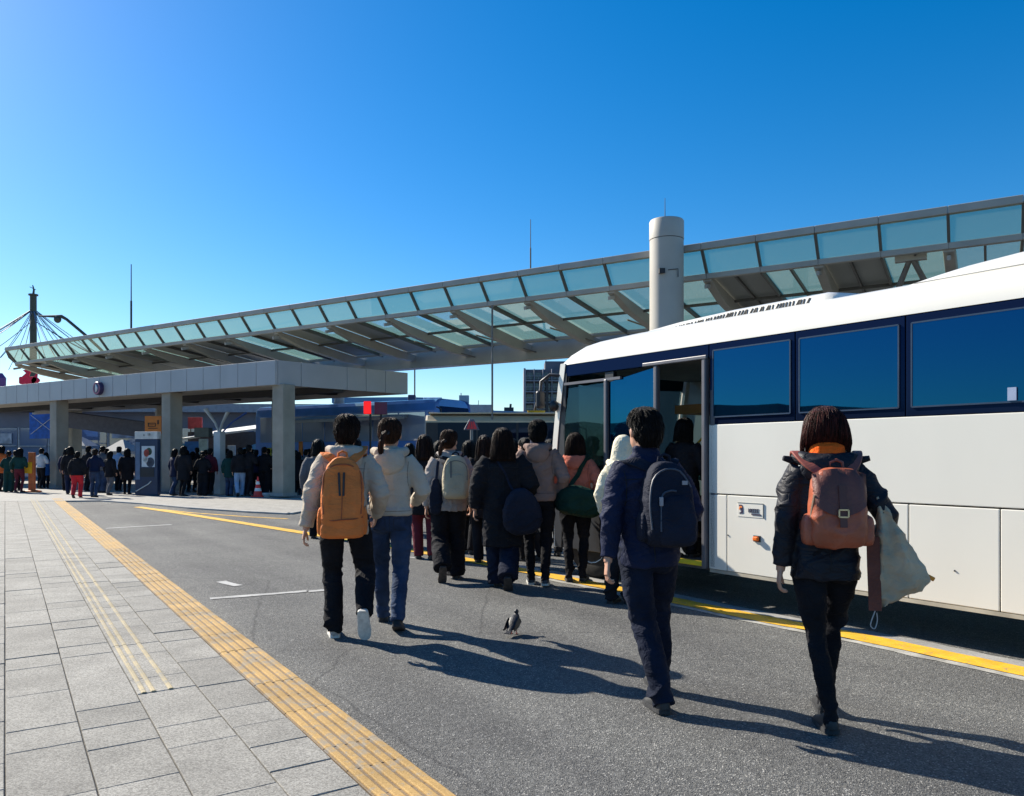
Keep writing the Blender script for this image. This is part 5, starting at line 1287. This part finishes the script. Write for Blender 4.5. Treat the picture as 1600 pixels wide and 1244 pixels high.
        for zi, z in enumerate(rows):
            row = []
            for j in range(cols_):
                u_ = -1 + 2 * j / (cols_ - 1); hw_ = w * .47 * (1 if zi < 3 else 1 - .03 * (zi - 2)); zz = z + (.05 * u_ * u_ if zi >= 2 else .0) * (zi - 1) / 4 - (0.03 * u_ * u_ if zi == 0 else 0)
                xx = u_ * hw_; row.append(Vector((cx + xx, back(xx * .98, zz) - .012 - .004 * zi / 5, zz)))
            grid.append(row)
        for r_ in grid: top += r_
        n0 = len(top); V_ = top + [p + Vector((0, .010, 0)) for p in top]; F_ = []
        for i in range(len(rows) - 1):
            for j in range(cols_ - 1):
                a = i * cols_ + j; F_.append((a, a + 1, a + cols_ + 1, a + cols_)); F_.append((n0 + a, n0 + a + cols_, n0 + a + cols_ + 1, n0 + a + 1))
        edge = [j for j in range(cols_)] + [i * cols_ + cols_ - 1 for i in range(1, len(rows))] + [(len(rows) - 1) * cols_ + j for j in range(cols_ - 2, -1, -1)] + [i * cols_ for i in range(len(rows) - 2, 0, -1)]
        for a, b in zip(edge, edge[1:] + edge[:1]): F_.append((a, b, n0 + b, n0 + a))
        FV.add(V_, F_); fl = FV.build('flap', pmat('flap_leather', (.14, .042, .028), .5, .2, 8, .3, 60), bp, smooth=True)
        zb = z1 - .20; P_ = [Vector((cx + .005, back(.005, z) - .022, z)) for z in (z1 - .09, z1 - .14, zb, zb - .05, zb - .10)]
        ribbon(P_, .034, .007, [(0, -1, 0)] * 5).build('flap_strap', pmat('strap_leather', (.10, .03, .02), .5), bp)
        bz = zb - .03; bk = MB()
        yb_ = back(.005, bz) - .032
        for a, b in (((-.022, .018), (.022, .018)), ((.022, .018), (.022, -.018)), ((.022, -.018), (-.022, -.018)), ((-.022, -.018), (-.022, .018))): bk.bar((cx + .005 + a[0], yb_, bz + a[1]), (cx + .005 + b[0], yb_, bz + b[1]), .007, .007, (0, 1, 0))
        bk.build('buckle', pmat('brass', (.6, .5, .32), .3, .1, metal=.8), bp)
        line([(-w * .46, z1 - .12), (-w * .3, z1 - .155), (-.1, z1 - .15), (0, z1 - .12), (w * .2, z1 - .06), (w * .38, z1 - .10)], .006, 'zip', M_DARK)
        for sd in (-1, 1):
            q = remesh(sack(outline(.085, z0 + .01, z0 + h * .42, 3, 4), y0 - d * .1, d * .62, cx + sd * w * .48, 0), .009, 3, 'side_pocket'); displace(q, fold(seed + 3, .006)); obj('side_pocket', q, mat, bp)
        MB().tube([(cx - w * .46, back(-w * .44, z1 - .15) - .01, z1 - .14), (cx - w * .49, y0 - d * .7, z1 - .22), (cx - w * .50, y0 - d * .55, z0 + .12)], .007, 6).build('drawstring', pmat('brass_cord', (.45, .30, .2), .5), bp, smooth=True)
    else:
        h = z1 - z0
        q = remesh(sack(outline(w * .82, z0 + .015, z0 + h * .6, 3.2, 5), y0 - d * .5, d * .6, cx, lean), .009, 3, 'front_pocket'); displace(q, fold(seed + 5, .006)); obj('front_pocket', q, mat, bp)
        line([(-w * .40, z0 + h * .45), (-w * .38, z0 + h * .75), (-w * .15, z0 + h * .87), (w * .15, z0 + h * .87), (w * .38, z0 + h * .75), (w * .40, z0 + h * .45)], .005, 'zip', trim)
        ribbon([Vector((cx - w * .18, back(-w * .18, z) - .008, z)) for z in (z1 - .06, z1 - .15, z0 + h * .5)], .02, .006, [(0, -1, 0)] * 3).build('tab', trim, bp)
    return bp

def seams(root, me, mat, kind, s):
    "stitched seams pressed into the back of a garment"
    bvh = skin_of(me); par = [c for c in root.children if c.name.startswith('jacket' if kind != 'jeans' else 'trousers')][0]
    def run(P, r=.0028, nm='seam'):
        Q = []
        for x, z in P:
            h = bvh.ray_cast(Vector((x * s, -1, z * s)), Vector((0, 1, 0)))[0]
            if h is not None: Q.append(h + Vector((0, -.0005, 0)))
        if len(Q) > 2: MB().tube(Q, r, 5).build(nm, mat, par, smooth=True)
    L = lambda a, b, n=14: [(a[0] + (b[0] - a[0]) * i / n, a[1] + (b[1] - a[1]) * i / n) for i in range(n + 1)]
    if kind == 'jacket':
        run([(x, 1.315 - .25 * x * x) for x in [-.16 + .32 * i / 16 for i in range(17)]]); run(L((0, 1.31), (0, .84))); 
        for sd in (-1, 1): run([(sd * (.16 - .012 * sin(t * 3)), 1.36 - .2 * t) for t in [i / 10 for i in range(11)]])
    elif kind == 'hoodie':
        run([(x, .965) for x in [-.17 + .34 * i / 18 for i in range(19)]], .003); 
        for sd in (-1, 1): run([(sd * (.155 - .01 * sin(t * 3)), 1.37 - .2 * t) for t in [i / 10 for i in range(11)]])
    else:
        run(L((0, .98), (0, .80), 10)); 
        for sd in (-1, 1):
            run([(sd * x, z) for x, z in L((.0, .925), (.16, .955), 10)]); c = sd * .085
            run([(c - .05, .90), (c - .05, .85), (c - .045, .815), (c, .80), (c + .045, .815), (c + .05, .85), (c + .05, .90), (c, .905), (c - .05, .90)], .0032, 'pocket_seam')

def shoulder_bag(root, jm, s, label, mat, c, w, h, d, path, strapw=.02, name='shoulder_bag', shape=2.6, seed=3, rot=0.0, cat='bag'):
    b = empty(name, root.location, root.rotation_euler.z, label, cat)
    P = outline(w, -h / 2, h / 2, shape, shape + .4, .75)
    mb = MB(); mb.loft([[Vector((x * k, -d / 2 + d * t, z * k)) for x, z in P] for t, k in ((0, .55), (.08, .82), (.25, .97), (.5, 1), (.75, .97), (.92, .82), (1, .55))])
    Rm = Matrix.Rotation(rot, 3, 'Y'); mb.v = [tuple(Rm @ Vector(p) + Vector(c)) for p in mb.v]
    me = remesh(mb, .009, 3, 'bag_body'); displace(me, fold(seed, .014)); obj('bag_body', me, mat, b)
    if path:
        bvh = skin_of(jm); pts = dense(path, 5); Q, N_ = hug(bvh, pts, .010)
        for i in range(4): Q[i] = pts[i].lerp(Q[i], i / 4); Q[-1 - i] = pts[-1 - i].lerp(Q[-1 - i], i / 4)
        ribbon(Q, strapw, .008, N_).build('strap', mat, b, bevel=.002)
    return b
# ---------------------------------------------------------------- the walkers, near to far
C_CREAM = cloth('cream', (.46, .39, .31)); C_CREAM2 = cloth('off_white', (.47, .41, .33)); C_BLACK = cloth('black', (.013, .013, .016), .2)
C_BLKTR = cloth('black_trousers', (.011, .011, .014), .25, .3); C_NAVY = cloth('navy', (.012, .017, .045), .15, .4, 40, .7)
C_DENIM = cloth('denim', (.035, .055, .105), .35, .3, 90); C_DKDEN = cloth('dark_denim', (.010, .014, .029), .3, .3, 80)
C_GREIGE = cloth('greige', (.34, .29, .26)); C_TAUPE = cloth('taupe', (.24, .165, .14)); C_CORAL = cloth('coral', (.50, .15, .10))
C_ORANGE = cloth('orange_pack', (.66, .19, .05), .12, .3, 70, .7); C_RUST = pmat('rust_leather', (.34, .085, .040), .45, .18, 7, .35, 55, spec=.5)
C_NPACK = cloth('navy_pack', (.014, .017, .030), .2, .35, 80, .75); C_BEIGE = cloth('beige_pack', (.48, .40, .27), .1, .3, 70, .7)
C_GREEN = cloth('green_bag', (.008, .035, .026), .2, .4, 50, .6); C_TOTE = cloth('tote', (.50, .39, .265), .15, .45, 35)
C_SCARF = cloth('scarf_orange', (.85, .13, .015), .15); C_SHELL = cloth('shell_black', (.012, .013, .019), .2, .3, 30, .55, 0, spec=.22)
C_BROWN = cloth('brown_strap', (.16, .06, .045), .2)

r1, j1, T1, s1 = person((-1.315, 6.02, 0), .20, 1.73, 'person in cream hooded jacket wearing the tall orange backpack', C_CREAM, C_BLKTR, 'short',
    [(-.085, .14, .1, 0, 0), (.15, -.26, -.2, 1.15, .10)], [(-.285, -.06, .86), (.25, .16, .93)], lean=.07, sway=.03, wide=1.03, hem=.80, hood=(C_CREAM, 1.05, .9), cut='regular', seed=11, shoes=('white', 'white'),
    hair_mat=H_DARKB, jfold=0.0189, sleeve=1.05, headturn=-.12)
backpack(r1, j1, T1, s1, 'tall orange backpack with black zips worn over a cream jacket', C_ORANGE, .325, .80, 1.415, .18, cx=-.01, trim=pmat('orange_seam', (.30, .07, .02), .7), style='zip_panel', seed=2, strapw=.062, strapx=.085)
r2, j2, T2, s2 = person((-1.02, 6.42, 0), .12, 1.72, 'person with ponytail in plain cream hoodie and blue jeans', C_CREAM2, C_DENIM, 'pony',
    [(-.07, .30, .05, 0, 0), (.08, -.20, -.1, .40, 0)], [(-.24, .12, .92), (.20, .20, 1.02)], lean=.06, wide=1.0, hem=.93, hood=(C_CREAM2, 1.05, 1.3), cut='jeans', seed=12, shoes=('black', 'dark'), hair_mat=H_BROWN, jfold=0.0175, headturn=-.2)
r3, j3, T3, s3 = person((-.72, 8.8, 0), .10, 1.70, 'person in greyish jacket wearing a small pale backpack', C_GREIGE, C_BLKTR, 'pony',
    [(-.08, -.26, .1, .95, .05), (.08, .20, 0, 0, 0)], [(-.26, .02, .84), (.25, .05, .86)], wide=1.10, hem=.80, hood=(C_GREIGE, 1.0, .4), cut='wide', seed=13, hair_mat=H_BROWN, jfold=0.0203, headturn=-.45, shoes=('black', 'brown'))
backpack(r3, j3, T3, s3, 'small pale beige backpack worn over a greyish jacket', C_BEIGE, .31, .93, 1.42, .16, cx=.07, trim=pmat('beige_seam', (.16, .14, .11), .7), seed=4, strapmat=C_BLACK, strapw=.04)
shoulder_bag(r3, j3, s3, 'dark soft bag hanging at the left hip below the pale backpack', C_NPACK, (-.155, -.13, .96), .16, .42, .10, [(-.15, -.13, 1.15), (-.13, -.10, 1.3), (-.10, -.02, 1.47)], .03)
r4, j4, T4, s4 = person((-.10, 8.25, 0), .05, 1.70, 'person in long loose black coat carrying a slouchy black bag', C_BLACK, C_DKDEN, 'long',
    [(-.05, .22, 0, 0, 0), (.05, -.22, -.1, .8, .03)], [(-.30, .02, .86), (.25, .16, .98)], wide=1.22, hem=.46, hem_w=1.0, cut='wide', seed=14, hair_mat=H_DARKB, jfold=0.0216, sleeve=1.2, collar=False)
shoulder_bag(r4, j4, s4, 'slouchy black bag slung across the long black coat', C_NPACK, (.19, -.26, .84), .42, .50, .20, [(.10, -.24, 1.06), (.03, -.18, 1.22), (-.06, -.13, 1.36), (-.12, -.03, 1.47)], .022, rot=-.12, shape=2.3)
r5, j5, T5, s5 = person((.285, 8.5, 0), -.02, 1.80, 'person in taupe hooded jacket with short black hair', C_TAUPE, C_BLKTR, 'short',
    [(-.07, .12, 0, 0, 0), (.08, -.05, -.05, .1, 0)], [(-.25, .06, .88), (.24, .08, .92)], wide=1.05, hem=.88, hood=(C_TAUPE, 1.0, 1.0), cut='slim', seed=15, hair_mat=H_BLACK, jfold=0.0189, collar_mat=cloth('navy_collar', (.02, .025, .05)), shoes=('navy', 'white'))
r6, j6, T6, s6 = person((.72, 8.72, 0), -.1, 1.66, 'person in coral jacket and slim black trousers with shoulder bag', C_CORAL, C_BLKTR, 'bob',
    [(-.08, .02, .1, 0, 0), (.11, .05, -.2, 0, 0)], [(-.20, .18, .98), (.22, .14, .98)], wide=1.05, hem=.92, cut='slim', seed=16, hair_mat=H_DARKB, jfold=0.0189, hood=(C_CORAL, .95, .5))
shoulder_bag(r6, j6, s6, 'big dark green duffel bag hanging behind the coral jacket', C_GREEN, (.04, -.25, .92), .52, .34, .24, [(-.08, -.2, 1.06), (.02, -.17, 1.2), (.10, -.13, 1.34), (.14, -.03, 1.44)], .05, shape=3.0, rot=.18)
r7, j7, T7, s7 = person((.79, 4.47, 0), .10, 1.685, 'person in navy jacket and dark jeans wearing a navy backpack', C_NAVY, C_DKDEN, 'short',
    [(.0, -.12, .12, .06, 0), (.12, .30, .05, 0, 0)], [(-.265, -.10, .83), (.22, .14, .95)], lean=.06, sway=-.02, wide=.98, hem=.80, cut='regular', seed=17, hair_mat=H_BLACK, jfold=0.0175, headturn=.35, shoes=('black', 'dark'), tfold=.020)
backpack(r7, j7, T7, s7, 'navy backpack with curved zip worn over a navy jacket', C_NPACK, .285, .91, 1.39, .19, cx=.06, trim=pmat('navy_seam', (.05, .055, .075), .5), style='slope', seed=6, strapw=.06)
r8, j8, T8, s8 = person((1.69, 4.14, 0), -.20, 1.665, 'person in black shell jacket and orange scarf wearing a rust backpack', C_SHELL, C_BLKTR, 'scarf',
    [(-.03, -.10, .10, .05, 0), (.02, .24, -.06, 0, 0)], [(-.245, -.04, .83), (.33, .10, .93)], lean=.05, wide=.96, hem=.79, cut='slim', seed=18, hair_mat=H_RED, jfold=0.0203, collar=False, collar_mat=C_SCARF, hood=(C_SHELL, 1.25, .5), shoes=('black', 'dark'))
backpack(r8, j8, T8, s8, 'rust leather backpack with buckled flap worn over a black jacket', C_RUST, .275, .945, 1.36, .16, cx=.025, trim=M_DARK, style='flap', seed=8, strapw=.045, strapmat=pmat('rust_strap', (.24, .06, .04), .5, .15, 8), strapx=.09, ntop=4.0)
# canvas tote hanging from the right arm
tt = empty('tote_bag', r8.location, r8.rotation_euler.z, 'beige canvas tote bag hanging from the arm beside the rust backpack', 'tote bag')
mb = MB(); secs = []
for t, xa, xb, yk, th in ((0, .235, .262, -.06, .020), (.12, .235, .30, -.07, .032), (.3, .232, .36, -.09, .05), (.5, .228, .415, -.11, .06), (.68, .224, .465, -.12, .065), (.80, .222, .485, -.12, .06), (.90, .222, .44, -.115, .05), (1, .225, .30, -.11, .03)):
    z = 1.20 - .56 * t; ring = []
    for j in range(18):
        a = 2 * pi * j / 18; ring.append(((xa + xb) / 2 + (xb - xa) / 2 * math.copysign(abs(cos(a)) ** .75, cos(a)), yk + th * sin(a) + .02 * sin(6 * (xa + cos(a)) + 4 * t), z + .035 * cos(a) * t))
    secs.append(ring)
mb.loft(secs); me = remesh(mb, .008, 2, 'bag_body'); displace(me, fold(21, .022, .3)); obj('bag_body', me, C_TOTE, tt)
ribbon([(.225, -.08, 1.2), (.24, -.02, 1.29), (.27, .03, 1.24), (.30, .0, 1.1)], .03, .008, [(0, -1, .2)] * 4).build('handle', C_TOTE, tt)
ribbon([(.205, -.135, 1.0), (.205, -.15, .85), (.21, -.15, .72), (.215, -.14, .62)], .062, .01, [(-.1, -1, 0)] * 4).build('hanging_strap', C_BROWN, tt, bevel=.002)
MB().tube(dense([(.215, -.14, .62), (.19, -.15, .55), (.21, -.15, .53), (.225, -.14, .57), (.222, -.14, .61)], 4), .003, 6).build('cord', pmat('cord_pale', (.4, .38, .36), .6), tt, smooth=True)
MB().box((.475, -.13, .80), (.05, .02, .022), Matrix.Rotation(.5, 3, 'Y')).build('tag', pmat('tag_orange', (.85, .28, .02), .5), tt, bevel=.004)
for sd in (-1, 1):   # stand-up collar toggles of the shell jacket
    P = T8(Vector((sd * .175, -.03, 1.44)) * s8); MB().tube([P, P + Vector((sd * .05, -.01, .012))], [.022, .014], 8).build('collar_tab', C_SHELL, r8, smooth=True)

SEAM = pmat('seam_dark', (.006, .006, .008), .8); SEAM_C = pmat('seam_cream', (.22, .18, .14), .8)
tr_of = lambda r: [c for c in r.children if c.name.startswith('trousers')][0].data
seams(r1, j1[0], SEAM_C, 'jacket', s1); seams(r2, j2[0], SEAM_C, 'hoodie', s2); seams(r2, tr_of(r2), pmat('seam_denim', (.012, .02, .04), .8), 'jeans', s2); seams(r5, j5[0], pmat('seam_taupe', (.09, .06, .05), .8), 'hoodie', s5)
seams(r7, j7, SEAM, 'jacket', s7); seams(r7, tr_of(r7), SEAM, 'jeans', s7); seams(r8, j8[0], SEAM, 'jacket', s8); seams(r4, j4, SEAM, 'jacket', s4); seams(r6, j6[0], pmat('seam_coral', (.22, .05, .04), .8), 'hoodie', s6)

# boarding passengers
r9, j9, T9, s9 = person((1.075, 7.45, 0), -.5, 1.60, 'person in pale cream hooded coat waiting at the coach door', cloth('pale_cream', (.72, .66, .50)), C_BLACK, 'bob',
    [(-.08, 0, 0, 0, 0), (.09, .06, 0, 0, 0)], [(-.24, .1, .88), (.24, .1, .88)], main=True, wide=1.0, hem=.80, seed=19, hair_mat=cloth('pale_cream', (.72, .66, .50)), hood=(cloth('pale_cream', (.72, .66, .50)), 1.2, .6))
r10, j10, T10, s10 = person((1.80, 8.02, .36), -.6, 1.44, 'person with dark hair stepping up inside the coach doorway', C_BLACK, C_BLKTR, 'bob',
    [(-.07, 0, 0, 0, 0), (.08, .16, 0, 0, 0)], [(-.2, .2, .95), (.2, .2, .95)], main=True, wide=1.0, seed=20, hair_mat=H_BLACK, collar_mat=cloth('yellow_green', (.35, .42, .12)))

# ---------------------------------------------------------------- the queue behind and the far crowd
CW = []
def variant(seed, **k):
    a = dict(jacket=C_BLACK, trousers=C_BLKTR, hair='short', feet=[(-.08, .1, 0, 0, 0), (.09, -.08, 0, .15, 0)], arms=[(-.25, .03, .86), (.25, .05, .87)], main=False, seed=seed)
    a.update(k); return a
VARS = [variant(31), variant(32, hair='bob', wide=1.08, hem=.7), variant(33, hair='long', wide=1.1, hem=.62, arms=[(-.22, .18, 1.0), (.25, .0, .86)]), variant(34, wide=1.15, hood=(C_BLACK, 1, 1), feet=[(-.09, -.18, 0, .5, .02), (.08, .18, 0, 0, 0)]), variant(35, hair='pony', cut='wide', feet=[(-.1, .02, 0, 0, 0), (.1, .0, 0, 0, 0)], arms=[(-.2, .2, 1.02), (.2, .2, 1.0)])]
VARS += [variant(36, hair='short', wide=.98, hem=.9, cut='jeans', arms=[(-.12, .26, 1.22), (.16, .24, 1.12)], lean=.1), variant(37, hair='bob', wide=1.2, hem=.55, cut='slim', feet=[(-.12, .06, .3, 0, 0), (.1, -.04, -.3, 0, 0)]), variant(38, hair='long', wide=.95, hem=.92, cut='slim', feet=[(-.03, -.1, 0, .2, 0), (.1, .14, -.2, 0, 0)], arms=[(-.3, .02, .9), (.16, .22, 1.0)], sway=.05)]
PROTO = {}
def crowd(v, loc, yaw, H, label, jac, tro, hairm, group):
    if v not in PROTO:
        r, _, _, _ = person(loc, yaw, H, label, hair_mat=hairm, group=group, **VARS[v]); dropprop(r); PROTO[v] = (r, H); new = r
    else:
        src, H0 = PROTO[v]; new = copy_tree(src); new.location = loc; new.rotation_euler = (0, 0, yaw); k = H / H0; new.scale = (k, k, k)
        new['label'] = label; new['group'] = group
    for ch in new.children:
        nm = ch.name.split('.')[0]; m = {'jacket': jac, 'trousers': tro, 'hair': hairm}.get(nm)
        for c2, mm in [(ch, m)] + [(g2, jac) for g2 in ch.children if g2.name.startswith('hood')]:
            if mm and c2.material_slots: c2.material_slots[0].link = 'OBJECT'; c2.material_slots[0].material = mm
    return new
K_ = {'black': C_BLACK, 'navy': C_NAVY, 'grey': cloth('grey', (.12, .12, .13)), 'brown': cloth('brown', (.07, .045, .035)), 'red': cloth('red', (.55, .03, .04)), 'jeans': C_DENIM, 'dark': C_BLKTR, 'teal': cloth('teal', (.012, .045, .042)),
      'white': cloth('white', (.55, .55, .55)), 'blue': cloth('blue', (.02, .10, .32)), 'orange': cloth('orange', (.55, .12, .03)), 'green': cloth('green', (.015, .08, .03)), 'maroon': cloth('maroon', (.12, .02, .03)), 'ltblue': cloth('light_blue', (.25, .35, .5))}
QG, FG = 'people queuing ahead of the near walkers', 'people under the flat roof'
Q = [ # variant, px, head-top y, depth, yaw, jacket, trousers, hair, label
 (2, 663, 681, 10.6, .2, 'black', 'maroon', H_DARKB, 'person in black left of the pale backpack, long brown hair lit at the left'),
 (0, 686, 690, 13.0, .1, 'navy', 'dark', H_BLACK, 'short haired person in navy just left of the pale backpack'),
 (1, 733, 690, 11.2, -.2, 'black', 'dark', H_BLACK, 'dark bobbed person between pale backpack and long black coat'),
 (2, 757, 682, 10.2, .1, 'black', 'dark', H_DARKB, 'long haired person in black just left of the long black coat'),
 (0, 822, 686, 10.4, .9, 'brown', 'dark', H_BLACK, 'person turning left between black coat and taupe jacket'),
 (0, 556, 688, 12.5, .3, 'black', 'dark', H_BLACK, 'short haired person showing between the two cream jackets'),
 (1, 497, 688, 13.2, .2, 'grey', 'dark', H_BLACK, 'person in grey hidden behind the orange backpack wearer'),
 (3, 925, 684, 9.6, -.3, 'black', 'dark', H_BLACK, 'dark hooded person between coral jacket and coach door'),
 (1, 640, 694, 14.5, .3, 'navy', 'dark', H_BLACK, 'bobbed person in navy right of the ponytail'),
 (3, 610, 692, 13.8, .2, 'black', 'dark', H_BLACK, 'hooded person in black behind the ponytail'),
 (0, 705, 689, 14.2, -.1, 'grey', 'jeans', H_BLACK, 'short haired person in grey beyond the pale backpack'),
 (2, 800, 687, 11.8, .2, 'maroon', 'dark', H_BLACK, 'person in maroon right behind the long black coat'),
 (1, 860, 688, 11.0, .1, 'grey', 'dark', H_BLACK, 'person in grey between taupe and coral jackets'),
 (0, 530, 692, 15.0, .1, 'navy', 'dark', H_BLACK, 'short haired person in navy left of the blue coach front'),
 (4, 775, 694, 13.6, 0, 'brown', 'dark', H_DARKB, 'person in brown half hidden behind the long black coat'),
]
for v, px, hy, d, yw, ja, tr_, hm, lb in Q:
    crowd(v, (at(px, d), d, 0), yw, hz(hy, d), lb, K_[ja], K_[tr_], hm, QG)
F = [
 (3, 121, 778, 25.2, .3, 'black', 'red', H_BLACK, 'person in black top and bright red trousers'),
 (5, 148, 777, 25.6, .2, 'navy', 'jeans', H_DARKB, 'person in navy top and blue jeans beside the red trousers'),
 (1, 110, 772, 27.4, .6, 'black', 'navy', H_BLACK, 'dark person half hidden left of the red trousers'),
 (1, 172, 772, 27.0, -.3, 'black', 'grey', H_BLACK, 'person in black and grey third from the left column'),
 (6, 199, 771, 27.4, .4, 'black', 'dark', H_BLACK, 'slim person all in black next to the advertising board'),
 (4, 160, 769, 28.6, 0, 'grey', 'jeans', H_BLACK, 'person in grey behind the jeans wearer'),
 (4, 14, 768, 29.0, .4, 'teal', 'teal', H_DARKB, 'person in teal at the left edge'),
 (7, 30, 768, 28.6, .1, 'teal', 'maroon', H_BLACK, 'person in dark teal and maroon beside the orange stand'),
 (1, 3, 767, 29.6, -.2, 'orange', 'dark', H_BLACK, 'person in orange cut by the left edge'),
 (0, 24, 766, 30.4, .8, 'green', 'dark', H_BLACK, 'person in green behind the teal clothes'),
 (5, 64, 762, 32.0, 0, 'white', 'dark', H_BLACK, 'person in white left of the left column'),
 (2, 72, 762, 32.6, .4, 'blue', 'dark', H_BLACK, 'person in blue just left of the left column'),
 (1, 273, 774, 26.6, -.6, 'navy', 'jeans', H_BLACK, 'person in navy close against the middle column'),
 (6, 287, 776, 26.2, -.2, 'black', 'dark', H_BLACK, 'bulky person in black right of the middle column'),
 (4, 317, 775, 26.4, .2, 'black', 'dark', H_BLACK, 'person in black just left of the white post'),
 (0, 328, 774, 27.0, 0, 'maroon', 'dark', H_BLACK, 'person in maroon touching the white post'),
 (7, 336, 773, 27.9, .3, 'black', 'dark', H_BLACK, 'person in black hidden behind the white post'),
 (1, 359, 776, 26.3, .1, 'teal', 'jeans', H_BLACK, 'person in dark teal and jeans right of the white post'),
 (3, 375, 776, 26.0, .4, 'black', 'ltblue', H_BLACK, 'person in black with pale blue trousers under the roof'),
 (5, 388, 776, 26.1, -.2, 'black', 'dark', H_BLACK, 'long coated person in black left of the cone'),
 (0, 400, 774, 26.8, .3, 'navy', 'dark', H_BLACK, 'person in navy behind the traffic cone'),
 (4, 413, 774, 26.7, 0, 'black', 'dark', H_BLACK, 'person in black between cone and right column'),
 (6, 466, 772, 27.2, .2, 'black', 'dark', H_BLACK, 'person in black just right of the right column'),
 (0, 478, 770, 28.4, -.3, 'grey', 'dark', H_BLACK, 'person in grey beside the orange backpack wearer'),
 (3, 345, 771, 28.8, .5, 'grey', 'dark', H_BLACK, 'person in grey further back beyond the white post'),
 (7, 300, 771, 29.0, -.4, 'brown', 'dark', H_BLACK, 'person in brown in the second row beyond the middle column'),
 (4, 428, 770, 29.5, .5, 'black', 'dark', H_BLACK, 'person in black showing beside the right column edge'),
 (0, 186, 768, 30.0, .1, 'ltblue', 'dark', H_BLACK, 'person in light blue in the second row by the tents'),
]
for i, (v, px, fy, d, yw, ja, tr_, hm, lb) in enumerate(F):
    crowd(v, (at(px, d), d, .04 if d > 24.6 else .0), yw, 1.50 + (i * 37 % 11) * .024, lb, K_[ja], K_[tr_], hm, FG)
br = random.Random(4)
for k in (0, 2, 3, 6, 8, 9, 10, 12, 13, 15, 16, 18):      # back row, seen only as dark heads and shoulders between the others
    px = (104, 126, 138, 166, 180, 206, 291, 296, 308, 322, 352, 366, 382, 394, 405, 419, 462, 472, 484, 492)[k]; d = 29.5 + br.random() * 3.5
    crowd(br.randrange(8), (at(px, d), d, .04), br.uniform(-.8, .8), 1.55 + br.random() * .2, 'dark clothed person in the back row under the flat roof', K_['black' if k % 3 else 'navy'], K_['dark'], H_BLACK, 'back row under the flat roof')
for r in (r1, r2, r3, r4, r5, r6, r7, r8, r9, r10): dropprop(r)

# ---------------------------------------------------------------- pigeon on the road
pg = empty('pigeon', G(803, 991), -.35, 'dark pigeon with white belly standing on the road', 'bird')
mb = MB()
mb.loft([[Vector((rx * cos(2*pi*j/16), y + rz * .35 * sin(2*pi*j/16), z + rz * sin(2*pi*j/16))) for j in range(16)] for y, z, rx, rz in ((-.135, .045, .012, .005), (-.10, .058, .024, .014), (-.06, .078, .042, .036), (-.02, .092, .050, .046), (.02, .104, .046, .044), (.05, .122, .034, .034), (.06, .142, .022, .022), (.062, .155, .019, .018))])
mb.ell((0, .066, .166), .019, .024, .019, 12, 8); mb.tube([(0, .085, .166), (0, .102, .160)], [.007, .003], 8)
mb.loft([[Vector((x * w_, y, z + t)) for x, t in ((-1, 0), (1, 0), (1, .008), (-1, .008))] for y, z, w_ in ((-.09, .055, .02), (-.17, .030, .03))])
me = remesh(mb, .004, 2, 'body'); obj('body', me, pmat('pigeon_dark', (.009, .009, .012), .5, .3, 30, .3, 120), pg)
mb = MB(); mb.ell((.012, .0, .068), .036, .055, .030, 14, 8); mb.build('belly', pmat('pigeon_white', (.6, .58, .55), .7, .2, 30), pg, smooth=True)
for sd in (-1, 1):
    mb = MB(); mb.loft([[Vector((sd * (.044 + a), y, z + b)) for a, b in ((0, .03 * k), (.008, .01 * k), (.008, -.02 * k), (0, -.03 * k))] for y, z, k in ((.035, .10, .6), (-.02, .092, 1.2), (-.08, .072, .9), (-.13, .055, .25))]); mb.build('wing', pmat('pigeon_wing', (.012, .012, .017), .5, .3, 40), pg, smooth=True)
    MB().tube([(sd * .018, .0, .055), (sd * .02, .004, .02), (sd * .02, .0, .003)], .004, 6).build('leg', pmat('pigeon_leg', (.35, .1, .08), .6), pg)
    MB().tube([(sd * .02, -.012, .004), (sd * .022, .022, .003)], .0035, 6).build('foot', pmat('pigeon_leg', (.35, .1, .08)), pg)

pg.scale = (.98, .9, 1.02)
